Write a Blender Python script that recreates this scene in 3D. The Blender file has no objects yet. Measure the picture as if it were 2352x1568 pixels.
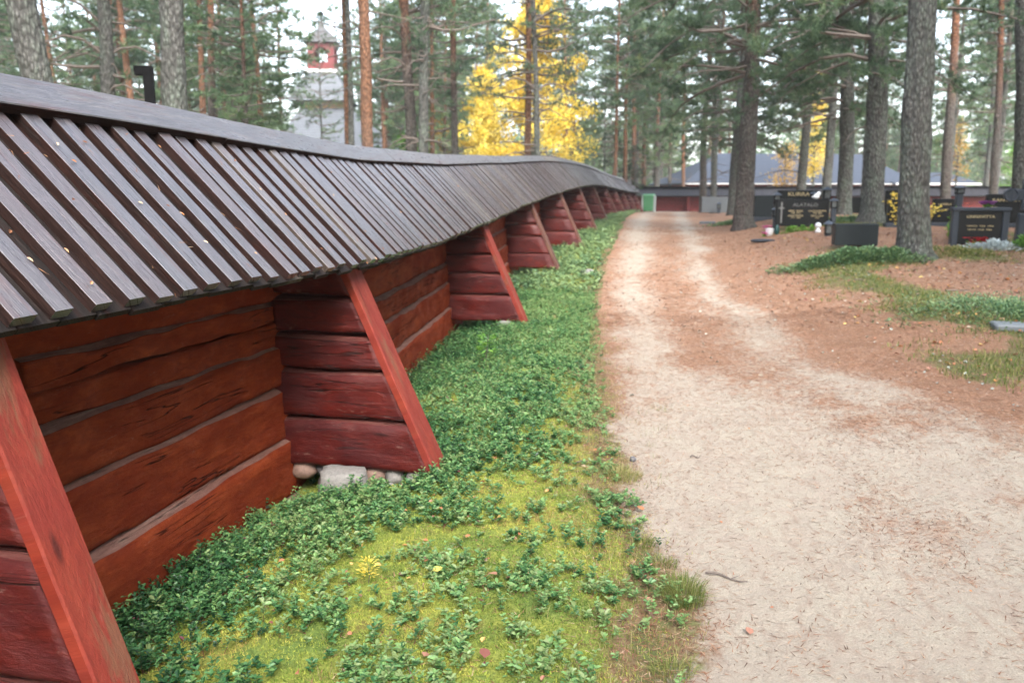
import bpy, math, random
import numpy as np
from mathutils import Vector, Matrix

# ------------------------------------------------------------------ camera, sky, sun, exposure
SC = bpy.context.scene
CAMZ = 1.55
HAZE = .0008
PITCH = math.atan(338.0 / 1898.0)
YAW = math.radians(12.3)
cd = bpy.data.cameras.new('camera'); cam = bpy.data.objects.new('camera', cd)
SC.collection.objects.link(cam); SC.camera = cam
cam.location = (0, 0, CAMZ)
cam.rotation_euler = (math.pi / 2 - PITCH, 0, YAW)
cd.sensor_width = 22.3; cd.lens = 18.0
cd.clip_start = 0.05; cd.clip_end = 2000
cd.dof.use_dof = True; cd.dof.focus_distance = 2.7; cd.dof.aperture_fstop = 2.2

W = bpy.data.worlds.new('World'); SC.world = W; W.use_nodes = True
nt = W.node_tree; nt.nodes.clear()
SUN_EL, SUN_AZ = math.radians(42), math.radians(150)
wo = nt.nodes.new('ShaderNodeOutputWorld'); bg = nt.nodes.new('ShaderNodeBackground')
sky = nt.nodes.new('ShaderNodeTexSky'); sky.sky_type = 'NISHITA'; sky.sun_disc = False
sky.sun_elevation = SUN_EL; sky.sun_rotation = SUN_AZ; sky.air_density = 1.0; sky.dust_density = 3.0
hs = nt.nodes.new('ShaderNodeHueSaturation'); hs.inputs['Saturation'].default_value = 0.55
nt.links.new(sky.outputs[0], hs.inputs['Color']); nt.links.new(hs.outputs[0], bg.inputs[0])
nt.links.new(bg.outputs[0], wo.inputs[0]); bg.inputs[1].default_value = 0.15
sl = bpy.data.lights.new('sun', 'SUN'); sl.energy = 1.1; sl.angle = math.radians(25); sl.color = (1.0, 0.98, 0.95)
so = bpy.data.objects.new('sun', sl); SC.collection.objects.link(so)
# sky azimuth convention: rotation 0 = +Y, clockwise from above
sd = Vector((math.sin(SUN_AZ) * math.cos(SUN_EL), math.cos(SUN_AZ) * math.cos(SUN_EL), math.sin(SUN_EL)))
so.rotation_euler = sd.to_track_quat('Z', 'Y').to_euler(); so.location = (0, 0, 30)
SC.view_settings.view_transform = 'Standard'; SC.view_settings.look = 'None'
SC.view_settings.exposure = 2.4; SC.view_settings.gamma = 1.0
SC.cycles.max_bounces = 6; SC.cycles.diffuse_bounces = 3; SC.cycles.transparent_max_bounces = 8
SC.cycles.use_denoising = True

# ------------------------------------------------------------------ numeric helpers
RNG = np.random.default_rng(7)
def sm(a, b, t):
    t = np.clip((np.asarray(t, float) - a) / (b - a), 0, 1); return t * t * (3 - 2 * t)
def _h(ix, iy, s):
    n = (ix.astype(np.int64) * 374761393 + iy.astype(np.int64) * 668265263 + s * 2147483647 // 7) & 0xffffffff
    n = ((n ^ (n >> 13)) * 1274126177) & 0xffffffff
    n = (n ^ (n >> 16)) & 0xffffffff
    return (n % 100003) / 100003.0
def vnoise(x, y, s=0):
    x = np.asarray(x, float); y = np.asarray(y, float)
    ix = np.floor(x); iy = np.floor(y); fx = x - ix; fy = y - iy
    fx = fx * fx * (3 - 2 * fx); fy = fy * fy * (3 - 2 * fy)
    a = _h(ix, iy, s); b = _h(ix + 1, iy, s); c = _h(ix, iy + 1, s); d = _h(ix + 1, iy + 1, s)
    return a + (b - a) * fx + (c - a) * fy + (a - b - c + d) * fx * fy
def fbm(x, y, s=0, o=4):
    t = 0; w = 0.5; n = 0
    for k in range(o):
        t = t + w * vnoise(x * 2 ** k + 17 * k, y * 2 ** k - 9 * k, s + k); n += w; w *= 0.5
    return t / n
_fw = np.array([-math.sin(YAW), math.cos(YAW)]); _rt = np.array([math.cos(YAW), math.sin(YAW)])
def at(px, D):
    """ground position at distance D (m) along the view, px in photo columns of a 2352 wide picture"""
    p = _fw * D + _rt * (px - 1176) / 1898.0 * D * 1.01
    return float(p[0]), float(p[1])

# ------------------------------------------------------------------ place description
FY = [-6, 1.6, 3, 4.3, 6, 9.3, 12, 14.3, 16, 18, 20, 22.5, 25, 27.3, 30, 33, 36, 40, 45, 53]
FX = [-2.22, -2.22, -2.23, -2.28, -2.47, -2.80, -3.03, -3.18, -3.24, -3.28, -3.36, -3.47, -3.58, -3.66, -3.7, -3.75, -3.8, -3.85, -3.9, -3.9]
FE = [1.20, 1.20, 1.18, 1.155, 1.15, 1.23, 1.345, 1.43, 1.51, 1.60, 1.67, 1.74, 1.79, 1.82, 1.82, 1.79, 1.75, 1.70, 1.66, 1.64]
def wx(y): return np.interp(y, FY, FX)
def fe(y): return np.interp(y, FY, FE)
LE = [(-4, .35), (1, .08), (2.5, .06), (3, .05), (3.8, -.18), (4.8, -.37), (7.26, -.75), (11.1, -1.28), (17.1, -1.68), (30, -2.4), (44.9, -3.1), (60, -3.4)]
RE = [(-4, 7.5), (1, 5.0), (4, 3.4), (6.4, 2.4), (7.5, 1.93), (9.8, 1.51), (13.5, 1.08), (18.7, .81), (29, .55), (51, .2), (60, .2)]
def lx(y): return np.interp(y, [a for a, b in LE], [b for a, b in LE])
def rx(y): return np.interp(y, [a for a, b in RE], [b for a, b in RE])
def zg(x, y):
    x = np.asarray(x, float); y = np.asarray(y, float)
    L = np.interp(y, [8, 9.3, 12, 14.3, 18, 22, 27, 33, 45, 60, 400], [0, .02, .1, .2, .42, .55, .62, .6, .5, .45, .45])
    R = np.interp(y, [4, 8, 12, 16, 20, 28, 35, 50, 60, 400], [0, .12, .42, .72, .88, .93, .8, .5, .45, .45])
    z = L + (R - L) * sm(0.2, 3.0, x)
    z = z - .085 * np.exp(-((x + 1.85) / .42) ** 4 - ((y - 4.22) / .22) ** 2)
    d = x - wx(y)
    dip = 0.17 * np.exp(-((d - 0.0) / 0.5) ** 2) * (y < 52)
    hump = 0.12 * np.exp(-((x + 2.7 + (y - 30) * .05) / 0.8) ** 2) * sm(24, 30, y) * sm(52, 46, y)
    return z - dip + hump
def sand_mask(x, y):
    l = lx(y) + (fbm(y * 1.3, x * .4, 3) - .5) * .5 * sm(30, 2, y) ; r = rx(y) + (fbm(y * .9, x * .3, 5) - .5) * .9 * sm(40, 2, y)
    ins = sm(-.16, .18, x - l) * sm(-.30, .95, r - x + (fbm(x * 2, y * 1.2, 8) - .5) * .5)
    u = (x - l) / (r - l)
    nearw = sm(8.5, 4.2, y)
    tr = np.exp(-((u - .20) / .12) ** 2) + np.exp(-((u - .69) / .12) ** 2)
    mott = fbm(x * 2.2, y * 1.0, 11)
    far = np.clip(.27 + .42 * tr + (mott - .5) * .5, 0, 1) * (1 - sm(.86, 1.0, u))
    patch = sm(.46, .66, fbm(x * 1.5 + 4, y * 1.0, 21, 5)) * sm(.12, .5, u)
    near = np.clip(.92 - .42 * patch - .5 * sm(.80, 1.0, u), 0, 1)
    far = np.maximum(far, .8 * sm(47, 52, y))
    return ins * (near * nearw + far * (1 - nearw))
def verge_mask(x, y):
    """moss and green verge between the fence and the sand"""
    l = lx(y) + (fbm(y * 1.1, x * .5, 31) - .5) * .55 * sm(30, 2, y)
    return sm(.14, -.50, x - l) * sm(-.4, -.1, x - wx(y) + .2) * sm(54, 50, y)
def green_right(x, y):
    m = fbm(x * .55 + 7, y * .45 + 3, 41)
    blob = np.exp(-(((x - 3.4) / 1.3) ** 2 + ((y - 9.9) / 1.0) ** 2)) + .7 * np.exp(-(((x - 3.3) / 1.2) ** 2 + ((y - 7.6) / .9) ** 2))
    blob += 1.0 * np.exp(-(((x - 2.4) / .9) ** 2 + ((y - 13.9) / .5) ** 2)) + .9 * np.exp(-(((x - 4.3) / .7) ** 2 + ((y - 14.2) / .8) ** 2))
    t = sm(.42, .60, m) * .72 * sm(1.0, 2.4, x) + blob * .9 * (.55 + .6 * fbm(x * 3, y * 3, 44))
    return np.clip(t, 0, 1) * sm(-.1, .4, x - rx(y))
def hgt(x, y):
    x = np.asarray(x, float); y = np.asarray(y, float)
    z = zg(x, y)
    near = sm(26, 12, y)
    vm = verge_mask(x, y); s = sand_mask(x, y)
    z = z + near * (vm * (.055 * (fbm(x * 5, y * 5, 51, 4) - .45) + .032 * (fbm(x * 17, y * 17, 52, 2) - .5) + .02) + (1 - vm) * .022 * (fbm(x * 7, y * 7, 55, 4) - .5) * (1 - .45 * s))
    z = z + (1 - near) * .05 * (fbm(x * .8, y * .8, 57) - .5) + .03 * (fbm(x * 1.1, y * .5, 61) - .5) * (1 - vm)
    return z
def H1(x, y): return float(hgt(np.array([x]), np.array([y]))[0])

# ------------------------------------------------------------------ materials
def new_mat(name):
    m = bpy.data.materials.new(name); m.use_nodes = True; t = m.node_tree; t.nodes.clear()
    o = t.nodes.new('ShaderNodeOutputMaterial'); b = t.nodes.new('ShaderNodeBsdfPrincipled'); t.links.new(b.outputs[0], o.inputs[0])
    return m, t, b, o
class G:
    """small node graph helper"""
    def __init__(s, t): s.t = t
    def n(s, k, **kw):
        x = s.t.nodes.new(k)
        for a, v in kw.items(): setattr(x, a, v)
        return x
    def link(s, a, b): s.t.links.new(a, b)
    def pos(s, scale=(1, 1, 1), obj=False):
        g = s.n('ShaderNodeTexCoord') if obj else s.n('ShaderNodeNewGeometry')
        m = s.n('ShaderNodeMapping'); m.inputs['Scale'].default_value = scale
        s.link(g.outputs['Object'] if obj else g.outputs['Position'], m.inputs[0]); return m.outputs[0]
    def attr(s, name, scale=None):
        a = s.n('ShaderNodeAttribute'); a.attribute_name = name
        if scale is None: return a.outputs['Fac']
        m = s.n('ShaderNodeMapping'); m.inputs['Scale'].default_value = scale
        s.link(a.outputs['Vector'], m.inputs[0]); return m.outputs[0]
    def noise(s, vec, sc, det=4, rough=.6, dist=0):
        x = s.n('ShaderNodeTexNoise'); x.inputs['Scale'].default_value = sc; x.inputs['Detail'].default_value = det
        x.inputs['Roughness'].default_value = rough; x.inputs['Distortion'].default_value = dist
        s.link(vec, x.inputs['Vector']); return x.outputs['Fac']
    def vor(s, vec, sc, feat='F1', out='Distance'):
        x = s.n('ShaderNodeTexVoronoi'); x.feature = feat; x.inputs['Scale'].default_value = sc
        s.link(vec, x.inputs['Vector']); return x.outputs[out]
    def ramp(s, fac, pts, mode='LINEAR'):
        x = s.n('ShaderNodeValToRGB'); r = x.color_ramp; r.interpolation = mode
        while len(r.elements) < len(pts): r.elements.new(.5)
        for e, (p, c) in zip(r.elements, pts):
            e.position = p; e.color = tuple(c) + (1,) if len(c) == 3 else c
        s.link(fac, x.inputs[0]); return x.outputs[0]
    def rng(s, fac, a, b, c=0., d=1.):
        x = s.n('ShaderNodeMapRange'); x.inputs[1].default_value = a; x.inputs[2].default_value = b
        x.inputs[3].default_value = c; x.inputs[4].default_value = d; s.link(fac, x.inputs[0]); return x.outputs[0]
    def mix(s, f, a, b, mode='MIX'):
        x = s.n('ShaderNodeMix', data_type='RGBA', blend_type=mode)
        for k, v in ((0, f), (6, a), (7, b)):
            if isinstance(v, (int, float)): x.inputs[k].default_value = v
            elif isinstance(v, tuple): x.inputs[k].default_value = v + (1,) if len(v) == 3 else v
            else: s.link(v, x.inputs[k])
        return x.outputs[2]
    def math(s, op, a, b=0.):
        x = s.n('ShaderNodeMath', operation=op)
        for k, v in ((0, a), (1, b)):
            if isinstance(v, (int, float)): x.inputs[k].default_value = v
            else: s.link(v, x.inputs[k])
        return x.outputs[0]
    def bump(s, b, h, dist, st=1.0):
        x = s.n('ShaderNodeBump'); x.inputs['Distance'].default_value = dist; x.inputs['Strength'].default_value = st
        s.link(h, x.inputs['Height']); s.link(x.outputs[0], b.inputs['Normal'])
def simple(name, col, rough=.6, metal=0., var=.15, sc=20, coat=0., spec=.5):
    m, t, b, o = new_mat(name); g = G(t); b.inputs['Specular IOR Level'].default_value = spec
    n = g.noise(g.pos(obj=True), sc, 5)
    lo = tuple(c * (1 - var * 1.6) for c in col); hi = tuple(min(1, c * (1 + var * 1.6)) for c in col)
    g.link(g.ramp(n, [(.3, lo), (.7, hi)]), b.inputs['Base Color'])
    b.inputs['Roughness'].default_value = rough; b.inputs['Metallic'].default_value = metal; b.inputs['Coat Weight'].default_value = coat
    g.bump(b, n, .002, .5)
    return m
M = {}
def wood_paint(name, cols, rough_lo, rough_hi, wear, spec=.5, streak=1.0, bare=0.):
    m, t, b, o = new_mat(name); g = G(t)
    n1 = g.noise(g.attr('grain', (2.6, 10, 1)), 2.2, 8, .68, .6); n2 = g.noise(g.attr('grain', (9, 110, 1)), 1.5, 5, .65, .3)
    n3 = g.noise(g.attr('grain', (1.6, 3.2, 1)), 1.8, 5, .6, .5); n4 = g.noise(g.attr('grain', (14, 22, 1)), 2.0, 6, .75)
    c = g.ramp(n1, [(.3, cols[0]), (.5, cols[1]), (.72, cols[2])])
    c = g.mix(g.rng(n3, .42, .62, 0, .8), c, cols[3])
    c = g.mix(g.rng(n4, .35, .65, .30, 0), c, tuple(x * .45 for x in cols[0]))
    c = g.mix(g.rng(n2, .25, .55, .35 * streak, 0), c, tuple(x * .35 for x in cols[0]))
    wn = g.noise(g.attr('grain', (5, 20, 1)), 1.9, 8, .78, .8)
    c = g.mix(g.math('MULTIPLY', g.rng(wn, .60, .70), wear), c, (.30, .20, .165))
    kn = g.vor(g.attr('grain', (1.6, 6.5, 1)), 1.0); c = g.mix(g.rng(kn, .10, .04, 0, .8), c, tuple(x * .25 for x in cols[0]))
    if bare: c = g.mix(g.math('MULTIPLY', g.rng(g.noise(g.attr('grain', (2.2, 9, 1)), 1.3, 5, .7, .5), .54, .66), bare), c, (.13, .075, .04))
    crk = g.noise(g.attr('grain', (.55, 12, 1)), 1.3, 3, .5, .5)
    cr = g.rng(g.math('ABSOLUTE', g.math('SUBTRACT', crk, .5)), 0, .010, 1, 0)
    cr = g.math('MULTIPLY', cr, g.rng(g.noise(g.attr('grain', (.8, 1.5, 1)), 1.1, 2), .49, .53))
    c = g.mix(g.math('MULTIPLY', cr, .92), c, (.008, .004, .003))
    g.link(c, b.inputs['Base Color'])
    g.link(g.rng(n3, .35, .65, rough_lo, rough_hi), b.inputs['Roughness']); b.inputs['Specular IOR Level'].default_value = spec
    hh = g.math('SUBTRACT', g.math('ADD', g.math('MULTIPLY', n1, 1.0), g.math('ADD', g.math('MULTIPLY', n2, .35 * streak), g.math('MULTIPLY', n4, .5))), g.math('MULTIPLY', cr, 1.6))
    g.bump(b, hh, .009, .9)
    return m
M['panel'] = wood_paint('orange_red_painted_logs', [(.13, .018, .006), (.22, .036, .010), (.29, .058, .017), (.15, .019, .006)], .65, .9, .30, .12, .5)  # more orange tint for the wall panel logs
M['stub'] = wood_paint('dark_crimson_painted_logs', [(.048, .005, .004), (.088, .009, .007), (.13, .018, .012), (.056, .005, .006)], .30, .65, .5, .30, .4)  # darker crimson tint for the buttress logs and purlins
M['plankold'] = wood_paint('faded_brown_red_plank', [(.075, .026, .018), (.12, .045, .032), (.19, .10, .08), (.10, .05, .038)], .5, .75, .6, .3, .6, .5)
M['ledge'] = wood_paint('pale_upper_edge_of_logs', [(.15, .065, .048), (.24, .12, .092), (.33, .22, .17), (.20, .085, .062)], .7, .9, .9)  # paler tone on the sloped upper faces of the panel logs
M['ledge2'] = wood_paint('pale_upper_edge_crimson', [(.07, .015, .012), (.13, .035, .028), (.20, .09, .07), (.10, .022, .018)], .4, .6, .6)  # paler crimson on the sloped upper faces of the buttress logs
M['plank'] = wood_paint('bright_red_plank_paint', [(.155, .018, .011), (.22, .030, .016), (.27, .046, .025), (.185, .021, .014)], .5, .75, .30, .3, .5, .6)

def roof_mat(name, lo, mid, hi, coat=.9, spec=.8, rg=(.22, .5)):
    m, t, b, o = new_mat(name); g = G(t)
    v = g.attr('grain', (2.2, 30, 1)); n1 = g.noise(v, 2.0, 6, .65, .2); n2 = g.noise(g.attr('grain', (20, 160, 1)), 1.0, 4, .7)
    rn = g.attr('rnd')
    c = g.ramp(n1, [(.3, lo), (.5, mid), (.75, hi)])
    c = g.mix(g.rng(rn, 0, 1, 0, .55), c, tuple(x * 1.1 for x in mid) if coat == 0 else (.095, .050, .045))
    c = g.mix(g.rng(g.math('ABSOLUTE', g.math('SUBTRACT', rn, .83)), .0, .06, .55, 0), c, (.17, .14, .11))
    lich = g.rng(g.noise(g.attr('grain', (5, 22, 1)), 1.3, 7, .78, .6), .56, .70)
    c = g.mix(g.math('MULTIPLY', lich, .6 if coat else .35), c, (.15, .14, .13) if coat else (.06, .055, .05))
    c = g.mix(g.rng(g.noise(g.attr('grain', (1.2, 12, 1)), 1.6, 5, .7), .55, .66, 0, .7), c, (.085, .026, .018) if coat else (.03, .008, .005))
    c = g.mix(g.rng(n2, .3, .6, .6, 0), c, tuple(x * .4 for x in lo))
    g.link(c, b.inputs['Base Color'])
    g.link(g.rng(n1, .3, .75, *rg), b.inputs['Roughness'])
    b.inputs['Specular IOR Level'].default_value = spec; b.inputs['Coat Weight'].default_value = coat; b.inputs['Coat IOR'].default_value = 1.5; g.link(g.rng(g.noise(g.attr('grain', (3, 14, 1)), 1.7, 5), .3, .7, .20, .5), b.inputs['Coat Roughness'])
    g.bump(b, g.math('ADD', n1, g.math('MULTIPLY', n2, .8)), .006, .9)
    return m
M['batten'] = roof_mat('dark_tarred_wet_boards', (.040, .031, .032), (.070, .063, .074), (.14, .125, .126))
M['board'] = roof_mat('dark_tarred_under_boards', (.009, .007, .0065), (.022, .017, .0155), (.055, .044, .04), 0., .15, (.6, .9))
M['side'] = roof_mat('shade_toned_rough_sides', (.009, .005, .004), (.024, .011, .009), (.05, .026, .020), 0., .12, (.6, .9))  # batten sides and cap edges: shade put into a darker board colour
M['cap'] = roof_mat('weathered_ridge_boards', (.058, .060, .067), (.10, .105, .12), (.18, .165, .155), .6, .6, (.35, .6))

# ground
def ground_mat():
    m, t, b, o = new_mat('forest_floor'); g = G(t)
    P = g.pos(); Pn = g.pos((1, 1, 1))
    # needle litter
    a1 = g.noise(P, 38, 8, .75, .6); a2 = g.noise(P, 2.6, 5, .6); a3 = g.noise(g.pos((1, .5, 1)), 9, 6, .7, .8)
    lit = g.ramp(a1, [(.28, (.075, .045, .030)), (.43, (.22, .112, .062)), (.57, (.35, .19, .115)), (.75, (.46, .35, .26))])
    lit = g.mix(g.rng(a3, .42, .66, .0, .6), lit, (.33, .215, .15)); lit = g.mix(g.rng(g.vor(g.pos((1, .6, 1)), 17), .16, .06, 0, .8), lit, (.46, .42, .36))
    lit = g.mix(g.rng(a2, .45, .72, 0, .4), lit, (.16, .09, .05))
    # green tinge in the litter
    gr = g.ramp(g.noise(P, 24, 7, .75), [(.3, (.045, .055, .018)), (.55, (.13, .145, .05)), (.8, (.27, .26, .11))])
    fr = g.rng(g.math('ADD', g.attr('green'), g.math('MULTIPLY', g.math('SUBTRACT', g.noise(P, 6, 6, .7), .5), .9)), .35, .65)
    c = g.mix(fr, lit, gr)
    # sand
    s1 = g.noise(P, 160, 4, .8); s2 = g.noise(P, 3.2, 6, .62, .4); s3 = g.noise(g.pos((1, .45, 1)), 21, 7, .72, .6)
    sand = g.ramp(s1, [(.25, (.26, .22, .165)), (.5, (.40, .345, .27)), (.75, (.51, .455, .375))])
    sand = g.mix(g.rng(s2, .38, .66, .0, .6), sand, (.37, .30, .24)); sand = g.mix(g.rng(g.vor(g.pos((1, .7, 1)), 34), .15, .07, 0, .7), sand, (.16, .11, .09))
    sand = g.mix(g.rng(s3, .50, .66, 0, .6), sand, (.29, .215, .165)); sand = g.mix(g.rng(g.noise(g.pos((1, .35, 1)), 6, 7, .75, 1.), .52, .68, 0, .45), sand, (.29, .20, .15))
    sm_ = g.attr('sand')
    tot = g.math('ADD', sm_, g.math('MULTIPLY', g.math('SUBTRACT', g.noise(g.pos((1, .6, 1)), 11, 8, .82, .9), .5), 2.1))
    c = g.mix(g.rng(tot, .30, .72), c, sand)
    # moss
    m1 = g.noise(P, 70, 6, .75); m2 = g.noise(P, 3.4, 5, .6)
    moss = g.ramp(m1, [(.25, (.08, .09, .016)), (.5, (.22, .25, .045)), (.75, (.42, .43, .09))])
    moss = g.mix(g.rng(m2, .45, .62), moss, g.ramp(m1, [(.25, (.04, .065, .015)), (.5, (.13, .19, .04)), (.75, (.26, .32, .08))]))
    moss = g.mix(g.rng(g.noise(P, 5, 6, .7), .58, .7, 0, .6), moss, (.17, .085, .04))
    tm = g.math('ADD', g.attr('moss'), g.math('MULTIPLY', g.math('SUBTRACT', g.noise(P, 9, 7, .75, .5), .5), 1.0))
    c = g.mix(g.rng(tm, .42, .62), c, moss)
    g.link(c, b.inputs['Base Color']); b.inputs['Roughness'].default_value = .9
    b.inputs['Specular IOR Level'].default_value = .25
    hh = g.math('ADD', g.math('MULTIPLY', a1, .8), g.math('ADD', g.math('MULTIPLY', s3, .6), g.math('MULTIPLY', s1, .25)))
    g.bump(b, hh, .022, .9)
    return m
M['ground'] = ground_mat()

def leaf_mat(name, stops, rough=.45, trans=.25, spec=.4):
    m, t, b, o = new_mat(name); g = G(t)
    r = g.attr('rnd')
    c = g.ramp(r, stops)
    g.link(c, b.inputs['Base Color']); b.inputs['Roughness'].default_value = rough; b.inputs['Specular IOR Level'].default_value = spec
    tr = g.n('ShaderNodeBsdfTranslucent'); g.link(c, tr.inputs[0]); mx = g.n('ShaderNodeMixShader'); mx.inputs[0].default_value = trans
    g.link(b.outputs[0], mx.inputs[1]); g.link(tr.outputs[0], mx.inputs[2]); g.link(mx.outputs[0], o.inputs[0])
    return m
M['lingon'] = leaf_mat('lingonberry_leaves', [(0, (.012, .048, .018)), (.3, (.034, .115, .038)), (.62, (.092, .215, .074)), (.93, (.23, .38, .13)), (1, (.17, .05, .06))], .36, .34, .35)
M['lingonlight'] = leaf_mat('light_verge_leaves', [(0, (.05, .115, .052)), (.5, (.115, .215, .095)), (1, (.24, .33, .13))], .4, .25, .5)
M['moss'] = leaf_mat('moss_tips', [(0, (.10, .17, .035)), (.35, (.25, .33, .06)), (.7, (.50, .49, .10)), (1, (.36, .25, .09))], .8, .35, .2)
M['grass'] = leaf_mat('grass_blades', [(0, (.07, .12, .025)), (.45, (.17, .20, .05)), (.8, (.36, .32, .13)), (1, (.46, .36, .2))], .6, .35, .3)
M['drygrass'] = leaf_mat('dry_grass_blades', [(0, (.25, .22, .10)), (.6, (.42, .36, .19)), (1, (.5, .42, .28))], .7, .3, .3)
M['needles'] = leaf_mat('pine_needles', [(0, (.055, .095, .055)), (.4, (.105, .175, .095)), (.8, (.18, .26, .13)), (1, (.24, .26, .12))], .5, .45, .4)
M['needlesL'] = leaf_mat('light_pine_needles', [(0, (.065, .115, .060)), (.4, (.12, .20, .10)), (.8, (.20, .29, .14)), (1, (.34, .36, .16))], .5, .45, .4)
M['spruce'] = leaf_mat('spruce_needles', [(0, (.010, .025, .012)), (.5, (.025, .055, .022)), (1, (.05, .09, .03))], .5, .15, .4)
M['yellow'] = leaf_mat('autumn_yellow_leaves', [(0, (.55, .38, .04)), (.5, (.84, .66, .10)), (1, (.92, .80, .24))], .55, .45, .3)
M['ochre'] = leaf_mat('autumn_ochre_leaves', [(0, (.32, .18, .03)), (.5, (.52, .32, .06)), (1, (.66, .46, .12))], .55, .4, .3)
M['litter'] = leaf_mat('fallen_needles', [(0, (.07, .032, .02)), (.4, (.20, .085, .045)), (.75, (.32, .16, .09)), (1, (.46, .33, .22))], .7, 0.02, .3)
M['deadleaf'] = leaf_mat('fallen_leaves', [(0, (.20, .07, .05)), (.4, (.40, .20, .13)), (.7, (.42, .15, .05)), (.9, (.62, .46, .15)), (1, (.10, .08, .12))], .5, .1, .4)
M['roofbits'] = leaf_mat('roof_debris', [(0, (.12, .05, .03)), (.5, (.42, .17, .06)), (1, (.55, .42, .28))], .7, .05)
M['lichenfl'] = leaf_mat('lichen_flakes', [(0, (.22, .24, .21)), (.6, (.42, .44, .38)), (1, (.52, .46, .38))], .9, .05)
M['silver'] = leaf_mat('silver_leaves', [(0, (.35, .42, .42)), (.5, (.55, .62, .62)), (1, (.75, .8, .8))], .6, .2)
M['fresh'] = leaf_mat('fresh_green_leaves', [(0, (.06, .16, .02)), (.5, (.14, .32, .04)), (1, (.25, .45, .08))], .5, .3)
M['redfl'] = leaf_mat('red_petals', [(0, (.35, .005, .01)), (.6, (.6, .012, .02)), (1, (.7, .05, .06))], .5, .2)
M['pinkfl'] = leaf_mat('pink_petals', [(0, (.6, .05, .25)), (.6, (.8, .15, .45)), (1, (.85, .3, .6))], .5, .2)
M['purpfl'] = leaf_mat('purple_petals', [(0, (.25, .07, .30)), (.6, (.45, .15, .48)), (1, (.5, .1, .35))], .5, .2)
M['orangefl'] = leaf_mat('orange_red_petals', [(0, (.45, .06, .03)), (1, (.65, .16, .08))], .5, .2)

def bark_mat(name, low, high, z0, z1, lichen=.5):
    m, t, b, o = new_mat(name); g = G(t)
    P = g.pos((1, 1, .42), obj=True)
    v = g.vor(P, 26); n = g.noise(P, 30, 7, .72, .5); n2 = g.noise(P, 5, 5, .65)
    cl = g.ramp(n, [(.28, tuple(x * .42 for x in low)), (.5, low), (.75, tuple(x * 1.55 for x in low))])
    ch = g.ramp(n, [(.28, tuple(x * .6 for x in high)), (.5, high), (.75, tuple(x * 1.4 for x in high))])
    cl = g.mix(g.math('MULTIPLY', g.rng(n2, .45, .66), lichen), cl, (.17, .205, .165))
    cl = g.mix(g.math('MULTIPLY', g.rng(g.noise(P, 13, 5, .7), .62, .72), lichen * .8), cl, (.31, .35, .30))
    sp = g.n('ShaderNodeSeparateXYZ'); tc = g.n('ShaderNodeTexCoord'); g.link(tc.outputs['Object'], sp.inputs[0])
    zz = g.math('ADD', sp.outputs[2], g.math('MULTIPLY', n2, 2.0))
    c = g.mix(g.rng(zz, z0 + 1, z1 + 1), cl, ch)
    c = g.mix(g.rng(v, .25, .6, 0, .6), c, tuple(x * .25 for x in low))
    g.link(c, b.inputs['Base Color']); b.inputs['Roughness'].default_value = .9; b.inputs['Specular IOR Level'].default_value = .2
    g.bump(b, g.math('SUBTRACT', n, g.math('MULTIPLY', v, 1.1)), .045, 1.)
    return m
GREYB = (.135, .132, .122)
M['bark_g'] = bark_mat('grey_lichen_bark', GREYB, (.16, .10, .07), 7, 11, .8)
M['bark_m'] = bark_mat('grey_bark_turning_red', (.12, .10, .09), (.27, .12, .065), 4, 7, .35)
M['bark_o'] = bark_mat('orange_pine_bark', (.14, .105, .088), (.27, .135, .078), 1.0, 3.2, .3)
M['twig'] = simple('grey_twig_bark', (.13, .105, .09), .9, 0, .25, 30)

def granite(name, col, rough, spk=.4, sc=220):
    m, t, b, o = new_mat(name); g = G(t); P = g.pos(obj=True)
    n = g.noise(P, sc, 3, .8); n2 = g.noise(P, 4, 5, .6)
    c = g.ramp(n, [(.35, tuple(x * (1 - spk) for x in col)), (.5, col), (.66, tuple(min(1, x * (1 + spk)) for x in col))])
    c = g.mix(g.rng(n2, .4, .75, 0, .35), c, tuple(x * .7 for x in col))
    g.link(c, b.inputs['Base Color']); b.inputs['Roughness'].default_value = rough; b.inputs['Specular IOR Level'].default_value = .25 if col[0] < .05 else .5
    g.bump(b, n2, .004 if rough > .4 else .0003, .6)
    return m
M['black'] = granite('polished_black_granite', (.006, .007, .008), .32, .5)
M['dark'] = granite('dark_green_granite', (.018, .024, .026), .45, .4)
M['grey'] = granite('grey_granite', (.13, .145, .155), .6, .35)
M['greyd'] = granite('blue_grey_granite', (.042, .05, .062), .5, .35)
M['fieldstone'] = granite('grey_field_stone', (.21, .20, .185), .8, .25, 60)
M['fieldstone2'] = granite('pinkish_field_stone', (.25, .16, .125), .8, .25, 60)
M['fieldstone3'] = granite('dark_field_stone', (.11, .105, .11), .8, .3, 60)
M['gold'] = simple('gold_lettering', (.50, .40, .22), .45, .3, .2, 60)
M['silverlet'] = simple('faded_silver_lettering', (.16, .16, .155), .5, .2, .15, 60)
M['blackmetal'] = simple('black_painted_metal', (.003, .003, .0035), .8, 0, .3, spec=.12)
M['greymetal'] = simple('grey_weathered_metal', (.06, .075, .10), .4, .3, .2)
M['glass'] = simple('smoky_lantern_glass', (.09, .10, .10), .15, 0, .2)
M['white'] = simple('white_ceramic', (.72, .74, .76), .35, 0, .05)
M['jar'] = simple('dark_green_glass', (.01, .05, .045), .2, 0, .2)
M['binbody'] = simple('green_bin_plastic', (.055, .19, .085), .5, 0, .08)
M['binlid'] = simple('light_green_bin_lid', (.14, .38, .21), .45, 0, .08)
M['bingrey'] = simple('pale_grey_plastic', (.34, .38, .36), .5, 0, .08)
M['redwall'] = simple('far_red_paint', (.13, .014, .012), .7, 0, .25, 8)
M['whitetrim'] = simple('white_trim_paint', (.50, .50, .49), .6, 0, .05)
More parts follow.
